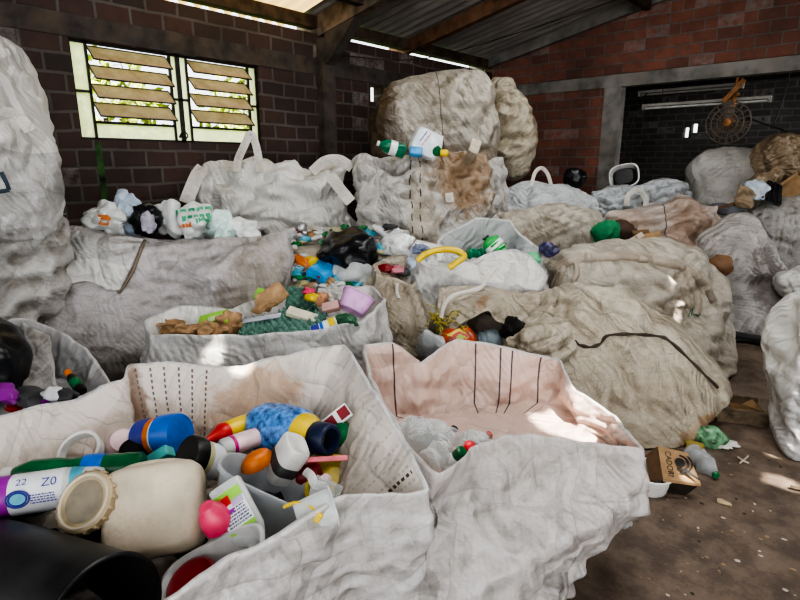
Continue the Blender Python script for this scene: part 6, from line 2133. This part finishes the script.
tag(bm_obj('stick', bm, wood_dark), 'dark stick poking in at the picture edge on the floor', 'stick')
rs = random.Random(23)
crumb = [plain('pale_crumb', (0.55, 0.5, 0.43), 0.8), plain('tan_crumb', (0.36, 0.25, 0.15), 0.8), plain('dark_crumb', (0.05, 0.04, 0.03), 0.8)]
for k in range(70):
    x, y = rs.uniform(625, 798), rs.uniform(455, 598)
    if y < 490 and x < 720:
        continue
    p = P(x, y, z=0)
    s = rs.uniform(.002, .0075)
    j = rs.choices((0, 1, 2), (4, 3, 3))[0]
    blob('litter_crumb', p + Vector((0, 0, s * .5)), (s * rs.uniform(1, 2), s, s * .6), crumb[j], ('tiny pale crumb of litter on the dirty floor', 'tiny tan chip of litter on the dirty floor', 'tiny dark crumb of litter on the dirty floor')[j], 'litter',
         ('pale litter crumbs on the floor', 'tan litter chips on the floor', 'dark litter crumbs on the floor')[j], seed=500 + k, sub=1)
blob('paper_scrap', P(723, 502, z=.008), (.03, .02, .01), plain('manila_scrap', (0.5, 0.4, 0.24), 0.8), 'manila paper scrap in the open floor', 'paper', seed=195, sub=2)
# cracks and spots of sunlight through the roof
for (x, y, z, d, r) in ((783, 483, 0, None, .085), (797, 397, 0, None, .06), (690, 478, .11, None, .05), (215, 347, .70, None, .07), (150, 321, .74, None, .05), (245, 368, .74, None, .06), (660, 297, None, 4.45, .05), (673, 320, None, 4.4, .06),
                        (611, 373, None, 3.5, .0), (612, 360, None, 4.5, .0), (798, 380, None, 2.9, .05), (798, 440, None, 2.85, .05), (575, 412, .52, None, .15), (600, 425, .50, None, .10), (213, 365, None, 4.0, .0), (632, 352, None, 4.4, .0)):
    if r > 0:
        sunspot(P(x, y, d=d) if d else P(x, y, z=z), r)

# small pieces that sit on a part belong to that part
def nest(owner, inner):
    for r in list(bpy.data.objects):
        if r.parent is not None or r.type != 'EMPTY':
            continue
        kids = {}
        for c in r.children:
            kids.setdefault(c.name.split('.')[0], []).append(c)
        if owner in kids:
            for nm in inner:
                for c in kids.get(nm, []):
                    c.parent = kids[owner][0]
                    c.matrix_parent_inverse = Matrix.Identity(4)


nest('lid', ('lid_disc', 'lid_ridge'))
nest('label', ('green_patch', 'red_patch', 'lilac_patch', 'green_foot', 'small_print', 'print_bar', 'print', 'print_ring', 'print_disc'))
nest('top_panel', ('lettering', 'printed_emblem'))
nest('handle', ('handle_lug',))
nest('tie_strap', ('green_twine',))
nest('bracket', ('motor',))

# ================================================================== LIGHT
corrugated('ceiling', XW - 0.17, 1.5, 4.4, YB + 0.1, RM_ := roof_material())
corrugated('ceiling', -4.9, 1.5, -6, 4.4, RM_)
corrugated('ceiling', XW - 0.5, -4.9, -6, 2.5, RM_, nx=3)
yel, nt, out = newmat('yellow_translucent_sheet')
tl = N(nt, 'ShaderNodeBsdfTranslucent')
tl.inputs[0].default_value = (0.42, 0.31, 0.13, 1)
df_ = N(nt, 'ShaderNodeBsdfDiffuse')
df_.inputs[0].default_value = (0.5, 0.36, 0.16, 1)
mx = N(nt, 'ShaderNodeMixShader')
mx.inputs[0].default_value = 0.4
nt.links.new(tl.outputs[0], mx.inputs[1])
nt.links.new(df_.outputs[0], mx.inputs[2])
nt.links.new(mx.outputs[0], out.inputs[0])
corrugated('ceiling', XW - 0.5, -4.9, 2.5, 4.4, yel, nx=3)
# far slope of the roof
corrugated('ceiling', 1.5, 8.6, -6, YB + 0.1, RM_, nx=4)

w = bpy.data.worlds.new('sky')
SC.world = w
w.use_nodes = True
bg = w.node_tree.nodes['Background']
bg.inputs[0].default_value = (0.95, 0.98, 1.0, 1)
bg.inputs[1].default_value = 2.2

sd = bpy.data.lights.new('sun', 'SUN')
sd.energy = 22
sd.angle = math.radians(0.6)
sd.color = (1.0, 0.93, 0.82)
so = bpy.data.objects.new('sun', sd)
COL.objects.link(so)
so.rotation_euler = SUN.to_track_quat('Z', 'Y').to_euler()
so.location = (3, -3, 12)


def area(name, loc, target, sx, sy, power, col=(1, 1, 1)):
    l = bpy.data.lights.new(name, 'AREA')
    l.shape = 'RECTANGLE'
    l.size, l.size_y = sx, sy
    l.energy = power
    l.color = col
    o = bpy.data.objects.new(name, l)
    COL.objects.link(o)
    o.location = loc
    o.rotation_euler = (Vector(loc) - Vector(target)).to_track_quat('Z', 'Y').to_euler()
    return o


# daylight falling in through the open side of the shed behind the viewer, then added fill lamps overhead
area('daylight_open_side', W_(0.8, -3.2, 3.4), W_(0, 3.0, 0.6), 5.0, 2.6, 75, (1.0, 0.98, 0.95))
area('overhead_fill', W_(0.8, 2.6, 4.25), W_(0.5, 3.4, 0.5), 2.6, 2.2, 135, (1.0, 0.99, 0.97))  # lamp under the closed roof, added for soft top light
area('overhead_fill', W_(1.2, 5.6, 4.0), W_(0.6, 5.8, 0.5), 2.0, 1.6, 95, (1.0, 0.99, 0.97))  # added fill for the back of the shed

area('roof_fill', W_(1.5, -2.5, 1.5), W_(-0.5, 6.0, 4.2), 5.0, 1.6, 60, (1.0, 0.98, 0.95))  # added lamp aimed upwards to brighten the roof underside
area('back_room_fill', (3.5, 10.0, 2.9), (-2.5, 11.0, 1.2), 2.0, 1.5, 220, (1.0, 0.99, 0.97))  # added lamp with no known source, brightens the room behind

SC.view_settings.view_transform = 'AgX'
SC.view_settings.look = 'AgX - High Contrast'
SC.view_settings.exposure = 0.12
SC.cycles.max_bounces = 8
SC.cycles.transparent_max_bounces = 12
SC.cycles.sample_clamp_indirect = 4.0
SC.cycles.caustics_reflective = False
SC.cycles.caustics_refractive = False
SC.cycles.use_denoising = True
bpy.context.view_layer.update()
